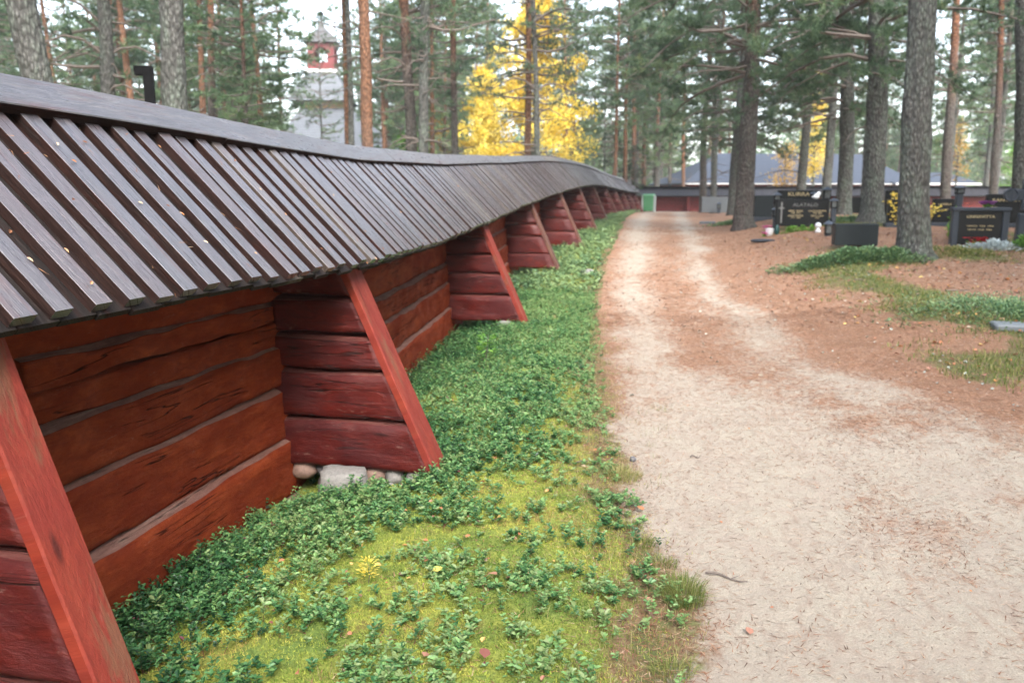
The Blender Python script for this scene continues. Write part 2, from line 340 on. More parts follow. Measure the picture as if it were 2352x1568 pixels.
M['ochrewall'] = simple('yellow_ochre_boards', (.30, .19, .09), .7, 0, .15, 8)
def shingle(name, col, sx, sz):
    m, t, b, o = new_mat(name); g = G(t)
    P = g.pos(obj=True); br = g.n('ShaderNodeTexBrick'); g.link(g.pos((1, 1, 1), obj=True), br.inputs['Vector'])
    sp = g.n('ShaderNodeSeparateXYZ'); g.link(P, sp.inputs[0]); cb = g.n('ShaderNodeCombineXYZ')
    g.link(g.math('ADD', sp.outputs[0], sp.outputs[1]), cb.inputs[0]); g.link(sp.outputs[2], cb.inputs[1]); g.link(cb.outputs[0], br.inputs['Vector'])
    br.inputs['Scale'].default_value = 1; br.inputs['Brick Width'].default_value = sx; br.inputs['Row Height'].default_value = sz; br.inputs['Mortar Size'].default_value = sz * .12
    br.inputs['Color1'].default_value = col + (1,); br.inputs['Color2'].default_value = tuple(c * .8 for c in col) + (1,); br.inputs['Mortar'].default_value = tuple(c * .35 for c in col) + (1,)
    n = g.noise(P, 3, 5, .6)
    g.link(g.mix(g.rng(n, .35, .7, 0, .4), br.outputs[0], tuple(c * .7 for c in col)), b.inputs['Base Color'])
    b.inputs['Roughness'].default_value = .6; g.bump(b, br.outputs[1], .02, -.6)
    return m
M['shingle'] = shingle('silver_grey_shingles', (.13, .145, .165), .22, .24)
M['shingled'] = shingle('dark_grey_shingles', (.10, .10, .10), .22, .24)
M['hallroof'] = shingle('blue_grey_sheet_roof', (.070, .092, .135), .5, 40.)
M['farroof'] = simple('dark_far_board_roof', (.020, .019, .023), .45, 0, .3, 12)

# ------------------------------------------------------------------ mesh helpers
class MB:
    def __init__(s): s.v = []; s.f = []; s.m = []; s.r = []; s.g = []; s.nv = 0; s.smooth = False
    def add(s, v, faces, mat=0, rnd=None, grain=None):
        v = np.asarray(v, np.float32).reshape(-1, 3); s.v.append(v)
        s.g.append(np.zeros_like(v) if grain is None else np.asarray(grain, np.float32).reshape(-1, 3))
        if not isinstance(faces, list): faces = [faces]
        for F in faces:
            F = np.asarray(F, np.int64)
            if F.size == 0: continue
            s.f.append(F + s.nv); s.m.append(np.full(len(F), mat) if np.isscalar(mat) else np.asarray(mat))
            s.r.append(np.full(len(F), .5 if rnd is None else rnd) if (rnd is None or np.isscalar(rnd)) else np.asarray(rnd))
        s.nv += len(v)
    def mesh(s, name, mats, smooth=False, attrs=True):
        me = bpy.data.meshes.new(name); V = np.concatenate(s.v)
        me.vertices.add(len(V)); me.vertices.foreach_set('co', V.ravel())
        idx = np.concatenate([F.ravel() for F in s.f]); cnt = np.concatenate([np.full(len(F), F.shape[1]) for F in s.f])
        st = np.concatenate([[0], np.cumsum(cnt)[:-1]])
        me.loops.add(len(idx)); me.loops.foreach_set('vertex_index', idx.astype(np.int32))
        me.polygons.add(len(cnt)); me.polygons.foreach_set('loop_start', st.astype(np.int32)); me.polygons.foreach_set('loop_total', cnt.astype(np.int32))
        me.polygons.foreach_set('material_index', np.concatenate(s.m).astype(np.int32))
        for m in mats: me.materials.append(m)
        if attrs:
            a = me.attributes.new('rnd', 'FLOAT', 'FACE'); a.data.foreach_set('value', np.concatenate(s.r).astype(np.float32))
            a = me.attributes.new('grain', 'FLOAT_VECTOR', 'POINT'); a.data.foreach_set('vector', np.concatenate(s.g).ravel())
        me.update(calc_edges=True); me.validate()
        me.polygons.foreach_set('use_smooth', np.full(len(me.polygons), smooth))
        return me
    def build(s, name, mats, parent=None, smooth=False, loc=None):
        if not isinstance(mats, list): mats = [mats]
        o = bpy.data.objects.new(name, s.mesh(name, mats, smooth)); SC.collection.objects.link(o)
        if parent is not None: o.parent = parent
        if loc is not None: o.location = loc
        return o
def tag(o, label=None, cat=None, group=None, kind=None):
    if label: o['label'] = label
    if cat: o['category'] = cat
    if group: o['group'] = group
    if kind: o['kind'] = kind
    return o
def empty(name, loc, rz, label, cat, group=None):
    o = bpy.data.objects.new(name, None); SC.collection.objects.link(o); o.empty_display_size = .2
    o.location = loc; o.rotation_euler = (0, 0, rz); return tag(o, label, cat, group)
def mobj(name, me, parent=None):
    o = bpy.data.objects.new(name, me); SC.collection.objects.link(o)
    if parent is not None: o.parent = parent
    return o
def box(mb, c, s, bev=.0, mat=0, rz=0., taper=(1, 1), rnd=None):
    """chamfered box; c = centre, s = full size"""
    hx, hy, hz = [q / 2 for q in s]; b = min(bev, hx * .9, hy * .9, hz * .9)
    if b <= 0:
        V = np.array([[x * hx, y * hy, z * hz] for z in (-1, 1) for y in (-1, 1) for x in (-1, 1)], float)
        F = [[0, 2, 3, 1], [4, 5, 7, 6], [0, 1, 5, 4], [2, 6, 7, 3], [0, 4, 6, 2], [1, 3, 7, 5]]; FF = [np.array(F)]
    else:
        ring = [(-hx + b, -hy), (hx - b, -hy), (hx, -hy + b), (hx, hy - b), (hx - b, hy), (-hx + b, hy), (-hx, hy - b), (-hx, -hy + b)]
        V = []; 
        for z, k in ((-hz, 0), (-hz + b, 1), (hz - b, 1), (hz, 0)):
            for x, y in ring:
                V.append([x if k else x - math.copysign(min(b, abs(x)), x), y if k else y - math.copysign(min(b, abs(y)), y), z])
        V = np.array(V); F = []
        for r in range(3):
            for i in range(8): j = (i + 1) % 8; F.append([r * 8 + i, r * 8 + j, r * 8 + 8 + j, r * 8 + 8 + i])
        FF = [np.array(F), np.array([list(range(7, -1, -1)), list(range(24, 32))])]
    t = (V[:, 2] + hz) / (2 * hz)
    V[:, 0] *= 1 + (taper[0] - 1) * t; V[:, 1] *= 1 + (taper[1] - 1) * t
    g = V[:, [0, 2, 1]].copy()
    cs, sn = math.cos(rz), math.sin(rz)
    x = V[:, 0] * cs - V[:, 1] * sn; y = V[:, 0] * sn + V[:, 1] * cs; V[:, 0] = x; V[:, 1] = y
    mb.add(V + np.array(c), FF, mat, rnd, g)
def lathe(mb, prof, c=(0, 0, 0), n=16, mat=0):
    P = np.array(prof, float); a = np.linspace(0, 2 * math.pi, n, endpoint=False)
    V = np.concatenate([np.stack([r * np.cos(a), r * np.sin(a), np.full(n, z)], 1) for r, z in P]) + np.array(c)
    F = [[k * n + i, k * n + (i + 1) % n, (k + 1) * n + (i + 1) % n, (k + 1) * n + i] for k in range(len(P) - 1) for i in range(n)]
    caps = [list(range(n - 1, -1, -1)), list(range((len(P) - 1) * n, len(P) * n))]
    mb.add(V, [np.array(F), np.array(caps)], mat)
def tube(mb, pts, rad, n=5, mat=0, closed_tip=True):
    P = np.asarray(pts, float); k = len(P); rad = np.broadcast_to(np.asarray(rad, float), (k,))
    T = np.gradient(P, axis=0); T /= np.linalg.norm(T, axis=1)[:, None] + 1e-9
    ref = np.array([0, 0, 1.]) if abs(T[0, 2]) < .9 else np.array([1., 0, 0])
    A = np.cross(T, ref); A /= np.linalg.norm(A, axis=1)[:, None] + 1e-9; B = np.cross(T, A)
    a = np.linspace(0, 2 * math.pi, n, endpoint=False)
    V = P[:, None, :] + rad[:, None, None] * (A[:, None, :] * np.cos(a)[None, :, None] + B[:, None, :] * np.sin(a)[None, :, None])
    F = [[r * n + i, r * n + i + n, r * n + (i + 1) % n + n, r * n + (i + 1) % n] for r in range(k - 1) for i in range(n)]
    L = np.concatenate([[0], np.cumsum(np.linalg.norm(np.diff(P, axis=0), axis=1))])
    g = np.stack([np.repeat(L, n), np.tile(a * rad.mean(), k), np.full(k * n, P[0, 0] * 7.3)], 1)
    caps = [list(range(n)), list(range(k * n - 1, (k - 1) * n - 1, -1))]
    mb.add(V.reshape(-1, 3), [np.array(F), np.array(caps)], mat, None, g)
def blades(mb, base, tip, width, mat=0, rnd=None, side=None):
    """thin triangles from base to tip"""
    n = len(base); d = tip - base
    if side is None: side = RNG.normal(size=(n, 3))
    s = np.cross(d, side); s /= np.linalg.norm(s, axis=1)[:, None] + 1e-9; s *= np.broadcast_to(np.asarray(width, float), (n,))[:, None] / 2
    V = np.stack([base - s, base + s, tip], 1).reshape(-1, 3); F = np.arange(3 * n).reshape(n, 3)
    mb.add(V, F, mat, RNG.random(n) if rnd is None else rnd)
def leaves(mb, base, d, up, L, Wd, mat=0, rnd=None, fold=.25):
    """oval leaves of two quads; base (n,3), d direction, up approx normal"""
    n = len(base); d = d / (np.linalg.norm(d, axis=1)[:, None] + 1e-9)
    s = np.cross(d, up); s /= np.linalg.norm(s, axis=1)[:, None] + 1e-9; nn = np.cross(s, d)
    L = np.broadcast_to(np.asarray(L, float), (n,))[:, None]; Wd = np.broadcast_to(np.asarray(Wd, float), (n,))[:, None]
    lift = nn * Wd * fold
    v0 = base; v1 = base + d * L * .35 + s * Wd * .5 + lift; v2 = base + d * L * .75 + s * Wd * .42 + lift
    v3 = base + d * L; v4 = base + d * L * .75 - s * Wd * .42 + lift; v5 = base + d * L * .35 - s * Wd * .5 + lift
    V = np.stack([v0, v1, v2, v3, v4, v5], 1).reshape(-1, 3); b6 = np.arange(n)[:, None] * 6
    F = np.concatenate([b6 + np.array([[0, 1, 2, 3]]), b6 + np.array([[0, 3, 4, 5]])])
    r = RNG.random(n) if rnd is None else rnd
    mb.add(V, F, mat, np.concatenate([r, r]))
def rdir(n, zlo=-1., zhi=1.):
    z = RNG.uniform(zlo, zhi, n); a = RNG.uniform(0, 2 * math.pi, n); r = np.sqrt(1 - z * z)
    return np.stack([r * np.cos(a), r * np.sin(a), z], 1)

# ------------------------------------------------------------------ ground
def axis(lo, a, b, hi, fine, grow=1.09):
    core = list(np.arange(a, b, fine)); s = fine; x = b; right = [b]
    while x < hi: s *= grow; x += s; right.append(x)
    s = fine; x = a; left = []
    while x > lo: s *= grow; x -= s; left.append(x)
    return np.array(left[::-1] + core + right)
xs = axis(-500, -2.5, 3.4, 500, .032, 1.05); ys = axis(-60, 1.0, 7.0, 900, .032, 1.028)
X, Y = np.meshgrid(xs, ys); Z = hgt(X, Y)
nx, ny = len(xs), len(ys)
idx = np.arange(nx * ny).reshape(ny, nx)
F = np.stack([idx[:-1, :-1], idx[:-1, 1:], idx[1:, 1:], idx[1:, :-1]], -1).reshape(-1, 4)
mb = MB(); mb.add(np.stack([X, Y, Z], -1).reshape(-1, 3), F)
ground = mb.build('ground', M['ground'], smooth=True)
for nm, arr in (('sand', sand_mask(X, Y)), ('moss', verge_mask(X, Y)), ('green', np.maximum(np.maximum(green_right(X, Y), .62 * np.exp(-((X - lx(Y) + .12) / .26) ** 2) * sm(30, 12, Y)), np.maximum(.62 * sm(.1, .6, wx(Y) - X), .5 * sm(25, 50, Y) * (fbm(X * .2, Y * .2, 71)))))):
    a = ground.data.attributes.new(nm, 'FLOAT', 'POINT'); a.data.foreach_set('value', np.asarray(arr, np.float32).ravel())
tag(ground, 'sandy forest floor with needle litter, moss verge and wheel tracks', None, None, 'structure')

# ------------------------------------------------------------------ log fence
def make_log(mb, A, B, zl, zh, n2, t, seed, round_=.035, seg=.045, mat=0, bow=.01, squareend=False, shear=0., cham=.05, ledge=True):
    """hewn log from A to B (xy), bottom zl=(zA,zB), top zh; n2 = outward horizontal unit; t thickness"""
    A = np.array(A, float); B = np.array(B, float); L = np.linalg.norm(B - A); k = max(4, int(L / seg))
    s = np.linspace(0, 1, k); S = s * L
    lo = zl[0] + (zl[1] - zl[0]) * s; hi = zh[0] + (zh[1] - zh[0]) * s
    lo = lo + bow * (fbm(S * 1.5 + seed * 7.1, S * 0 + 3, seed) - .5) * 2 * .9; hi = hi + bow * (fbm(S * 1.5 + seed * 3.3, S * 0 + 9, seed + 5) - .5) * 2
    r = round_; sec = []   # (u outward in half thickness units offset, v 0..1, ru, rv)
    for a in np.linspace(-90, 0, 4): sec.append(('F', 0, math.cos(math.radians(a)), math.sin(math.radians(a))))
    for v in (.2, .4, .6, .8): sec.append(('M', v, 0, 0))
    for q_, w_ in ((0, 0), (.12, .06), (.5, .42), (1, .86)): sec.append(('T', 1, q_, w_))
    for a in np.linspace(90, 180, 3): sec.append(('B', 1, math.cos(math.radians(a)), math.sin(math.radians(a))))
    for a in np.linspace(180, 270, 3): sec.append(('B', 0, math.cos(math.radians(a)), math.sin(math.radians(a))))
    m = len(sec); V = np.zeros((k, m, 3)); Gd = np.zeros((k, m, 3)); per = 0
    for j, (kind, v, cu, cv) in enumerate(sec):
        if kind == 'M':
            z = lo + r + (hi - lo - 2 * r) * v; u = np.full(k, t / 2)
        elif kind == 'T':
            ch = cham * (.55 + .9 * vnoise(S * 1.7 + seed * 3.1, S * 0 + 2.2, seed + 41)); z = hi - ch * (1 - cv) * .50 - .002; u = t / 2 - ch * cu
        else:
            z = np.where(v == 1, hi - r, lo + r) + cv * r
            u = (t / 2 - r + cu * r) if kind == 'F' else (-t / 2 + r + cu * r); u = np.full(k, u)
        if kind != 'B':
            q = fbm(S * 2.2 + seed * 11, z * 5 + seed, seed + 9, 4) - .5; ax = np.abs(((S * 3.1 + z * 2.3 + vnoise(S * 1.3 + seed, z * 3, seed + 2) * 1.5) % 1.) - .5) - .25; q2 = fbm(S * 9 + seed * 5, z * 14, seed + 13, 3) - .5
            chip = np.minimum(0, vnoise(S * 5 + seed, z * 9 + seed, seed + 21) - .25) * .05
            w = 1 if kind == 'M' else (.8 if kind == 'T' else max(cu, .4))
            u = u + (q * .034 + q2 * .016 + ax * .008 + chip * .6) * w
            if kind in 'FT' and cv < .5: z = z + (vnoise(S * 6 + seed * 2, z * 0 + v * 5, seed + 31) - .5) * .016
        ends = 0.0 if squareend else .006
        sh = shear * (z - (lo + hi) / 2) * s if shear > 0 else shear * -1 * (z - (lo + hi) / 2) * (1 - s) * -1
        V[:, j, 0] = A[0] + (B[0] - A[0]) * s - sh + n2[0] * u; V[:, j, 1] = A[1] + (B[1] - A[1]) * s + n2[1] * u; V[:, j, 2] = z
        Gd[:, j, 0] = S; Gd[:, j, 1] = z - lo - u if kind != 'B' else z - lo + .5; Gd[:, j, 2] = seed * 3.17
    I = np.arange(k * m).reshape(k, m); Fq = []
    for j in range(m):
        j2 = (j + 1) % m; Fq.append(np.stack([I[:-1, j], I[1:, j], I[1:, j2], I[:-1, j2]], -1))
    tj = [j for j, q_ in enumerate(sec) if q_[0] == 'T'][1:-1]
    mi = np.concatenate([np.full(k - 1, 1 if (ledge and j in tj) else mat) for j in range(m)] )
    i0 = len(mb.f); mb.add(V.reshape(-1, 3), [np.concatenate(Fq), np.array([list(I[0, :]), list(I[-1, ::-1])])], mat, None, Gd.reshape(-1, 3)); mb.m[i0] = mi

STUBS = [-3.0, 1.75, 4.29, 9.35, 14.1, 18.0, 22.4, 27.2, 32.0, 36.6, 41.2, 45.8, 50.4]
fence = empty('log_fence', (-2.3, 4.3, H1(-2.3, 4.3)), 0, 'long red log fence with dark board roof running beside the sandy road', 'fence')
bpy.context.view_layer.update()
def fbuild(mb, name, mats, smooth=True, parent=fence):
    o = mb.build(name, mats, parent, smooth)
    if parent is fence: o.matrix_parent_inverse = Matrix.Translation(fence.location).inverted()
    return o
TH = .17
cuts0 = [.03, -.20, -.45, -.69, -.99, -1.33, -1.60]
rs = random.Random(5)
for i in range(len(STUBS) - 1):
    y0, y1 = STUBS[i], STUBS[i + 1]; A = (float(wx(y0)) - TH / 2, y0); B = (float(wx(y1)) - TH / 2, y1)
    d = np.array(B) - np.array(A); d /= np.linalg.norm(d); n2 = (d[1], -d[0])
    mb = MB(); cuts = list(cuts0)
    if i > 1: cuts = [c if k in (0, 6) else c + rs.uniform(-.035, .035) for k, c in enumerate(cuts)]
    for k in range(6):
        a0 = fe(y0) + cuts[k + 1]; a1 = fe(y1) + cuts[k + 1]; b0 = fe(y0) + cuts[k]; b1 = fe(y1) + cuts[k]
        if i == 1 and k == 0: a0 += .015
        if k == 5: a0 -= .05; a1 -= .05
        t = TH + (0, -.03, .02, .045, .10, .17)[k] + rs.uniform(-.008, .012); Ak = A
        if i == 1 and k == 1:     # the second log stops short of the corner, leaving a dark notch
            Ak = (A[0] + d[0] * .62, A[1] + d[1] * .62)
        if i == 1 and k == 1:     # split along its middle by a long crack; the upper half stops at the notch
            m0, m1 = a0 + .118, a1 + .135
            make_log(mb, A, B, (a0 - .004, a1 - .004), (m0, m1 - .001), n2, t + .012, 779, .012, .03, bow=.010, cham=.008, ledge=False)
            make_log(mb, Ak, B, (m0 + .003, m1), (b0 + .002, b1 + .002), n2, t + .016, 781, .012, .03, bow=.012)
            make_log(mb, (A[0] - .05, A[1]), (Ak[0] - .05, Ak[1] + .05), (m0 + .01, m1 + .01), (b0 - .05, b1 - .05), n2, TH * .5, 777, .02)
            continue
        make_log(mb, Ak, B, (a0 - .004, a1 - .004), (b0 + .002, b1 + .002), n2, t, 10 + i * 9 + k, .034, .045 if y0 < 12 else .15, bow=.014)
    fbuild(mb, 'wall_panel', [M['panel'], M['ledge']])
SK = .444
#                                   # slope of the plank over the log ends
def plank_x(y, z):                          # outer plank face, leaning away from the wall towards the ground
    a, k = (.552, .335) if abs(y - 1.75) < .4 else (.585, SK)
    return wx(y) + a + (fe(y) - .345 - z) * k
for i, ys_ in enumerate(STUBS):
    y0 = ys_ - .085; w = .12 if i == 1 else .17
    mb = MB(); cuts = [.0, -.16, -.375, -.58, -.86, -1.16]
    if i != 2: cuts = [c if k in (0,) else c + rs.uniform(-.03, .03) for k, c in enumerate(cuts)]
    if i == 1: cuts = [.0, -.16, -.37, -.56, -.93, -1.30]
    for side in (1, -1):
        for k in range(5):
            lo = fe(ys_) + cuts[k + 1] + .008; hi = fe(ys_) + cuts[k]
            zm = (lo + hi) / 2; ln = float(plank_x(ys_, zm) - wx(ys_)) - .046
            if ln < .06: continue
            if side == 1: A = (float(wx(ys_)) - .02, ys_); B = (float(wx(ys_)) + ln, ys_); n2 = (0, -1)
            else: A = (float(wx(ys_)) - TH - ln, ys_); B = (float(wx(ys_)) - TH + .02, ys_); n2 = (0, -1)
            make_log(mb, A, B, (lo, lo), (hi, hi), n2, w + rs.uniform(-.012, .012), 300 + i * 11 + k + (50 if side < 0 else 0), .03, .03 if ys_ < 12 else .12, bow=.012, shear=(.335 if i == 1 else SK) * side, cham=.035)
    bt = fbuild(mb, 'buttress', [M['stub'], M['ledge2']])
    if i == 1: tag(bt, 'dark crimson log ends behind the nearest leaning plank')
    for side in (1, -1):
        zt = float(fe(ys_)) + .02; zb = float(zg(float(plank_x(ys_, 0)), ys_)) - .06
        if i == 1: zb = -.05
        xt = float(plank_x(ys_, zt)); xb = float(plank_x(ys_, zb))
        if side == -1: c0 = 2 * (float(wx(ys_)) - TH / 2); xt, xb = c0 - xt, c0 - xb
        k = 26; s = np.linspace(0, 1, k); Xc = xt + (xb - xt) * s; Zc = zt + (zb - zt) * s
        sk_ = .335 if i == 1 else SK; nrm = np.array([math.cos(math.atan(sk_)) * side, 0, math.sin(math.atan(sk_))]); hw = .072 if i == 1 else .10; th = .042
        sec = [(-hw + .006, 0), (-hw, -.006), (-hw, -th), (hw, -th), (hw, -.006), (hw - .006, 0), (.02, .001), (-.03, .0)]
        V = np.zeros((k, 8, 3)); Gd = np.zeros((k, 8, 3))
        wob = (fbm(s * 4 + i * 9, s * 0, 71 + i) - .5) * .008
        for j, (a, bb) in enumerate(sec):
            V[:, j, 0] = Xc + nrm[0] * (bb + wob); V[:, j, 1] = ys_ + .01 + a + wob * (1 if a < 0 else -1) * .5; V[:, j, 2] = Zc + nrm[2] * (bb + wob)
            Gd[:, j, 0] = s * 1.3; Gd[:, j, 1] = a; Gd[:, j, 2] = i * 5.7 + side
        I = np.arange(k * 8).reshape(k, 8); Fq = [np.stack([I[:-1, j], I[1:, j], I[1:, (j + 1) % 8], I[:-1, (j + 1) % 8]], -1) for j in range(8)]
        mb = MB(); mb.add(V.reshape(-1, 3), [np.concatenate(Fq)[:, ::side], np.array([list(I[0]), list(I[-1, ::-1])])], 0, None, Gd.reshape(-1, 3))
        o = mb.build('end_plank', M['plank'] if i < 4 else M['plankold'], bt, False)
        if i == 1 and side == 1: tag(o, 'bright red leaning plank with brown bare patch low down')

def roof_strip(mbt, mbl, y, side, seed):
    """one raised batten (mbt) and the board under it"""
def profile_box(mb, P0, P1, yc, w, th, nrm, mat, rnd, k=2, cham=.004, seed=0, sides=True):
    """board from P0 to P1 in the xz plane at y=yc (arrays), width along y, thickness along nrm"""
    s = np.linspace(0, 1, k); bow_ = (rs.uniform(-.004, .004) * np.sin(s * 3.14) + (vnoise(s * 5 + seed, s * 0, seed) - .5) * .003) if k > 2 else np.zeros(k); bz_ = (rs.uniform(-.001, .0015) * np.sin(s * 3.14)) if k > 2 else np.zeros(k); sec = [(-w / 2, 0), (-w / 2, th - cham), (-w / 2 + cham, th), (w / 2 - cham, th), (w / 2, th - cham), (w / 2, 0)]
    V = np.zeros((k, 6, 3)); Gd = np.zeros((k, 6, 3))
    for j, (a, bb) in enumerate(sec):
        ed = (vnoise(s * 9 + seed * 3 + (a > 0) * 7, s * 0, seed + 5) - .5) * .003 * (k > 2); V[:, j, 0] = P0[0] + (P1[0] - P0[0]) * s + nrm[0] * (bb + (bz_ if bb > 0 else 0)); V[:, j, 1] = P0[1] + (P1[1] - P0[1]) * s + a + bow_ + ed; V[:, j, 2] = P0[2] + (P1[2] - P0[2]) * s + nrm[1] * bb
        Gd[:, j, 0] = s * .95; Gd[:, j, 1] = a + bb; Gd[:, j, 2] = seed * 1.37
    I = np.arange(k * 6).reshape(k, 6); Fq = [np.stack([I[:-1, j], I[:-1, (j + 1) % 6], I[1:, (j + 1) % 6], I[1:, j]], -1) for j in range(6)]
    i0 = len(mb.f); mb.add(V.reshape(-1, 3), [np.concatenate(Fq), np.array([list(I[0, ::-1]), list(I[-1])])], mat, rnd, Gd.reshape(-1, 3))
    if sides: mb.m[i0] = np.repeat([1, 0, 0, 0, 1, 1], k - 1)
RUN, RISE = .66, .67
S2 = 1 / math.sqrt(2)
mbu = MB(); mbl = MB(); mcap = MB(); y = -4.0; q = 0
while y < 52.8:
    q += 1
    for side in (1, -1):
        c = float(wx(y)) - TH / 2 - .06; e = float(fe(y)) + rs.uniform(-.004, .004); ln = rs.uniform(-.007, .007)
        xe = c + side * (RUN + ln); P0 = (xe, y, e - ln); P1 = (c, y, e + RISE); nrm = (side * S2, S2)
        profile_box(mbl, (P0[0] + side * .010 * S2, y, P0[2] - .010 * S2), P1, y, .142, .024, nrm, 0, rs.random(), 2, .002, q * 2 + side, False)
        o = .0245
        jx = rs.uniform(-.010, .010)
        profile_box(mbu, (P0[0] + nrm[0] * o, y + .075 + jx, P0[2] + nrm[1] * o), (P1[0] + nrm[0] * o, y + .075 + jx + rs.uniform(-.008, .008), P1[2] + nrm[1] * o), y, rs.uniform(.066, .086), rs.uniform(.028, .037), nrm, 0, rs.random(), 9 if (y < 14 and side == 1) else 2, rs.uniform(.0004, .0010), q * 3 + side)
    y += .15
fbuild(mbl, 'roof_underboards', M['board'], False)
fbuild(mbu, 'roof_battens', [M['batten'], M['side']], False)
# purlin logs below the eaves and a ridge beam
mb = MB()
for a, b_ in zip([-4] + STUBS[1:], STUBS[1:] + [52.8]):
    for off, dz, w in ((.34, .115, .075), (-.34 - TH, .115, .075), (-TH / 2 - .06, RISE - .16, .10)):
        P = [(float(wx(t)) + off, t, float(fe(t)) + dz) for t in np.linspace(a, b_, 6)]
        tube(mb, P, w / 2, 6)
fbuild(mb, 'purlins', M['stub'], False)
# ridge cap boards, in lengths of about 3 m
y = -4.0; q = 0
while y < 52.8:
    L = rs.uniform(2.2, 3.4); y2 = min(y + L, 52.9); q += 1
    for side in (1, -1):
        k = 10; t = np.linspace(y, y2 - .004, k); c = wx(t) - TH / 2 - .06; e = fe(t) + RISE + .070
        dd = rs.uniform(-.003, .003)
        wcap = .160; th = .044; nrm = np.array([side * S2, 0, S2]); dn = np.array([side * S2, 0, -S2])
        sec = [(0, 0), (0, th), (wcap - .004, th), (wcap, th - .004), (wcap, 0)]
        V = np.zeros((k, 5, 3)); Gd = np.zeros((k, 5, 3))
        for j, (a, bb) in enumerate(sec):
            aa = a - (.0 if side == 1 else .0); P = dn * aa + nrm * (bb + dd - .002)
            V[:, j, 0] = c + P[0]; V[:, j, 1] = t; V[:, j, 2] = e + P[2]
            Gd[:, j, 0] = t; Gd[:, j, 1] = a + bb; Gd[:, j, 2] = q * 4.1 + side
        I = np.arange(k * 5).reshape(k, 5); Fq = [np.stack([I[:-1, j], I[1:, j], I[1:, (j + 1) % 5], I[:-1, (j + 1) % 5]], -1)[:, ::side] for j in range(5)]
        i0 = len(mcap.f); mcap.add(V.reshape(-1, 3), [np.concatenate(Fq), np.array([list(I[0]), list(I[-1, ::-1])])], 0, rs.random(), Gd.reshape(-1, 3)); mcap.m[i0] = np.repeat([1, 0, 0, 1, 1], k - 1)
    y = y2
fbuild(mcap, 'ridge_cap', [M['cap'], M['side']], False)

# ------------------------------------------------------------------ stones under the second buttress
def stone(name, c, s, m, label, group, seed, square=False, rz=0.):
    import bmesh
    bm = bmesh.new()
    if square:
        bmesh.ops.create_cube(bm, size=1.7); bmesh.ops.subdivide_edges(bm, edges=bm.edges[:], cuts=5, use_grid_fill=True)
        for v in bm.verts: v.co = v.co.lerp(v.co.normalized() * 1.0, .38)
    else: bmesh.ops.create_icosphere(bm, subdivisions=3, radius=1)
    co = np.array([v.co[:] for v in bm.verts])
    nz = fbm(co[:, 0] * 1.6 + seed, co[:, 1] * 1.6 + co[:, 2] * 1.3, seed, 4) - .5; n3 = fbm(co[:, 2] * 2.1 + seed, co[:, 0] * 2.1 - co[:, 1], seed + 3, 3) - .5
    co = co * (1 + .42 * nz + .22 * n3)[:, None] * np.array(s) / 2
    for v, p in zip(bm.verts, co): v.co = p
    for f in bm.faces: f.smooth = True
    me = bpy.data.meshes.new(name); bm.to_mesh(me); bm.free(); me.materials.append(m)
    o = bpy.data.objects.new(name, me); SC.collection.objects.link(o); o.location = c; o.rotation_euler = (0, 0, rz)
    return tag(o, label, 'stone', group)
yb = 4.17
SG = 'field stones under the log buttress'
zz = lambda x, y: H1(x, y)
stone('granite_block', (-1.85, 4.09, -.05), (.30, .22, .24), M['fieldstone'], 'big squarish pale granite block at the foot of the buttress', SG, 2, True, .25)
for k, (x, dy, sx, sy, sz, mm, lab) in enumerate([
    (-2.18, .02, .15, .12, .10, 'fieldstone2', 'brownish orange stone in the corner between wall and buttress'),
    (-2.06, .05, .09, .09, .07, 'fieldstone3', 'small dark blue grey stone behind the granite block'),
    (-1.975, .03, .10, .10, .09, 'fieldstone2', 'pinkish rounded stone just right of the small dark one'),
    (-1.87, .05, .12, .10, .10, 'fieldstone', 'pale upright rounded stone in the middle of the stone row'),
    (-1.745, .04, .15, .12, .13, 'fieldstone2', 'broad reddish grey stone, widest of the stone row'),
    (-1.615, .02, .11, .10, .09, 'fieldstone', 'whitish egg-shaped stone right of the broad one'),
    (-1.475, .00, .13, .11, .085, 'fieldstone', 'flat-topped pale stone nearest the foot of the plank'),
    (-1.52, -.10, .13, .10, .07, 'fieldstone2', 'low stone half sunk in leaves in front of the row'),
    (-1.64, -.10, .14, .11, .08, 'fieldstone', 'grey stone half hidden by leaves beside the granite block')]):
    X0, Y0 = x, 4.25 + dy
    stone('field_stone', (X0, Y0, -.035 if dy > -.05 else -.075), (sx * 1.05, sy, sz * 1.15), M[mm], lab, SG, 30 + k)
stone('field_stone', (-1.72, 14.0, H1(-1.72, 14) + .03), (.3, .2, .14), M['fieldstone'], 'pale stone lying at the fence foot beside the third plank', None, 77)
stone('field_stone', (-2.1, 9.25, H1(-2.1, 9.2) + .04), (.2, .16, .12), M['fieldstone'], 'small pale stone under the log ends of the far buttress', None, 78)

# ------------------------------------------------------------------ verge plants (uncountable)
def scatter(n, x0, x1, y0, y1): return RNG.uniform(x0, x1, n), RNG.uniform(y0, y1, n)
def verge_density(x, y):
    d = x - wx(y); wid = np.interp(y, [1, 2.5, 3.6, 4.6, 8, 40], [.52, .60, .80, 1.30, 1.60, 1.2])
    edge = lx(y) - x
    base = sm(wid + .25, wid - .15, d)
    n = fbm(x * 2.3, y * 2.3, 81, 3); n2 = fbm(x * 7, y * 7, 83, 2)
    patch = sm(.50, .64, n) * .30 + sm(.54, .66, n2) * .42 + .035
    v = np.maximum(base * (1 - .38 * sm(4.2, 6, y) * sm(.55, .40, n2)) * np.clip(.30 + .75 * sm(.30, .50, n) + .35 * sm(4, 5.5, y), 0, 1) * (.6 + .4 * sm(.30, .48, n2)), patch * sm(-.05, .25, edge))
    return np.clip(v, 0, 1) * (edge > -.05)
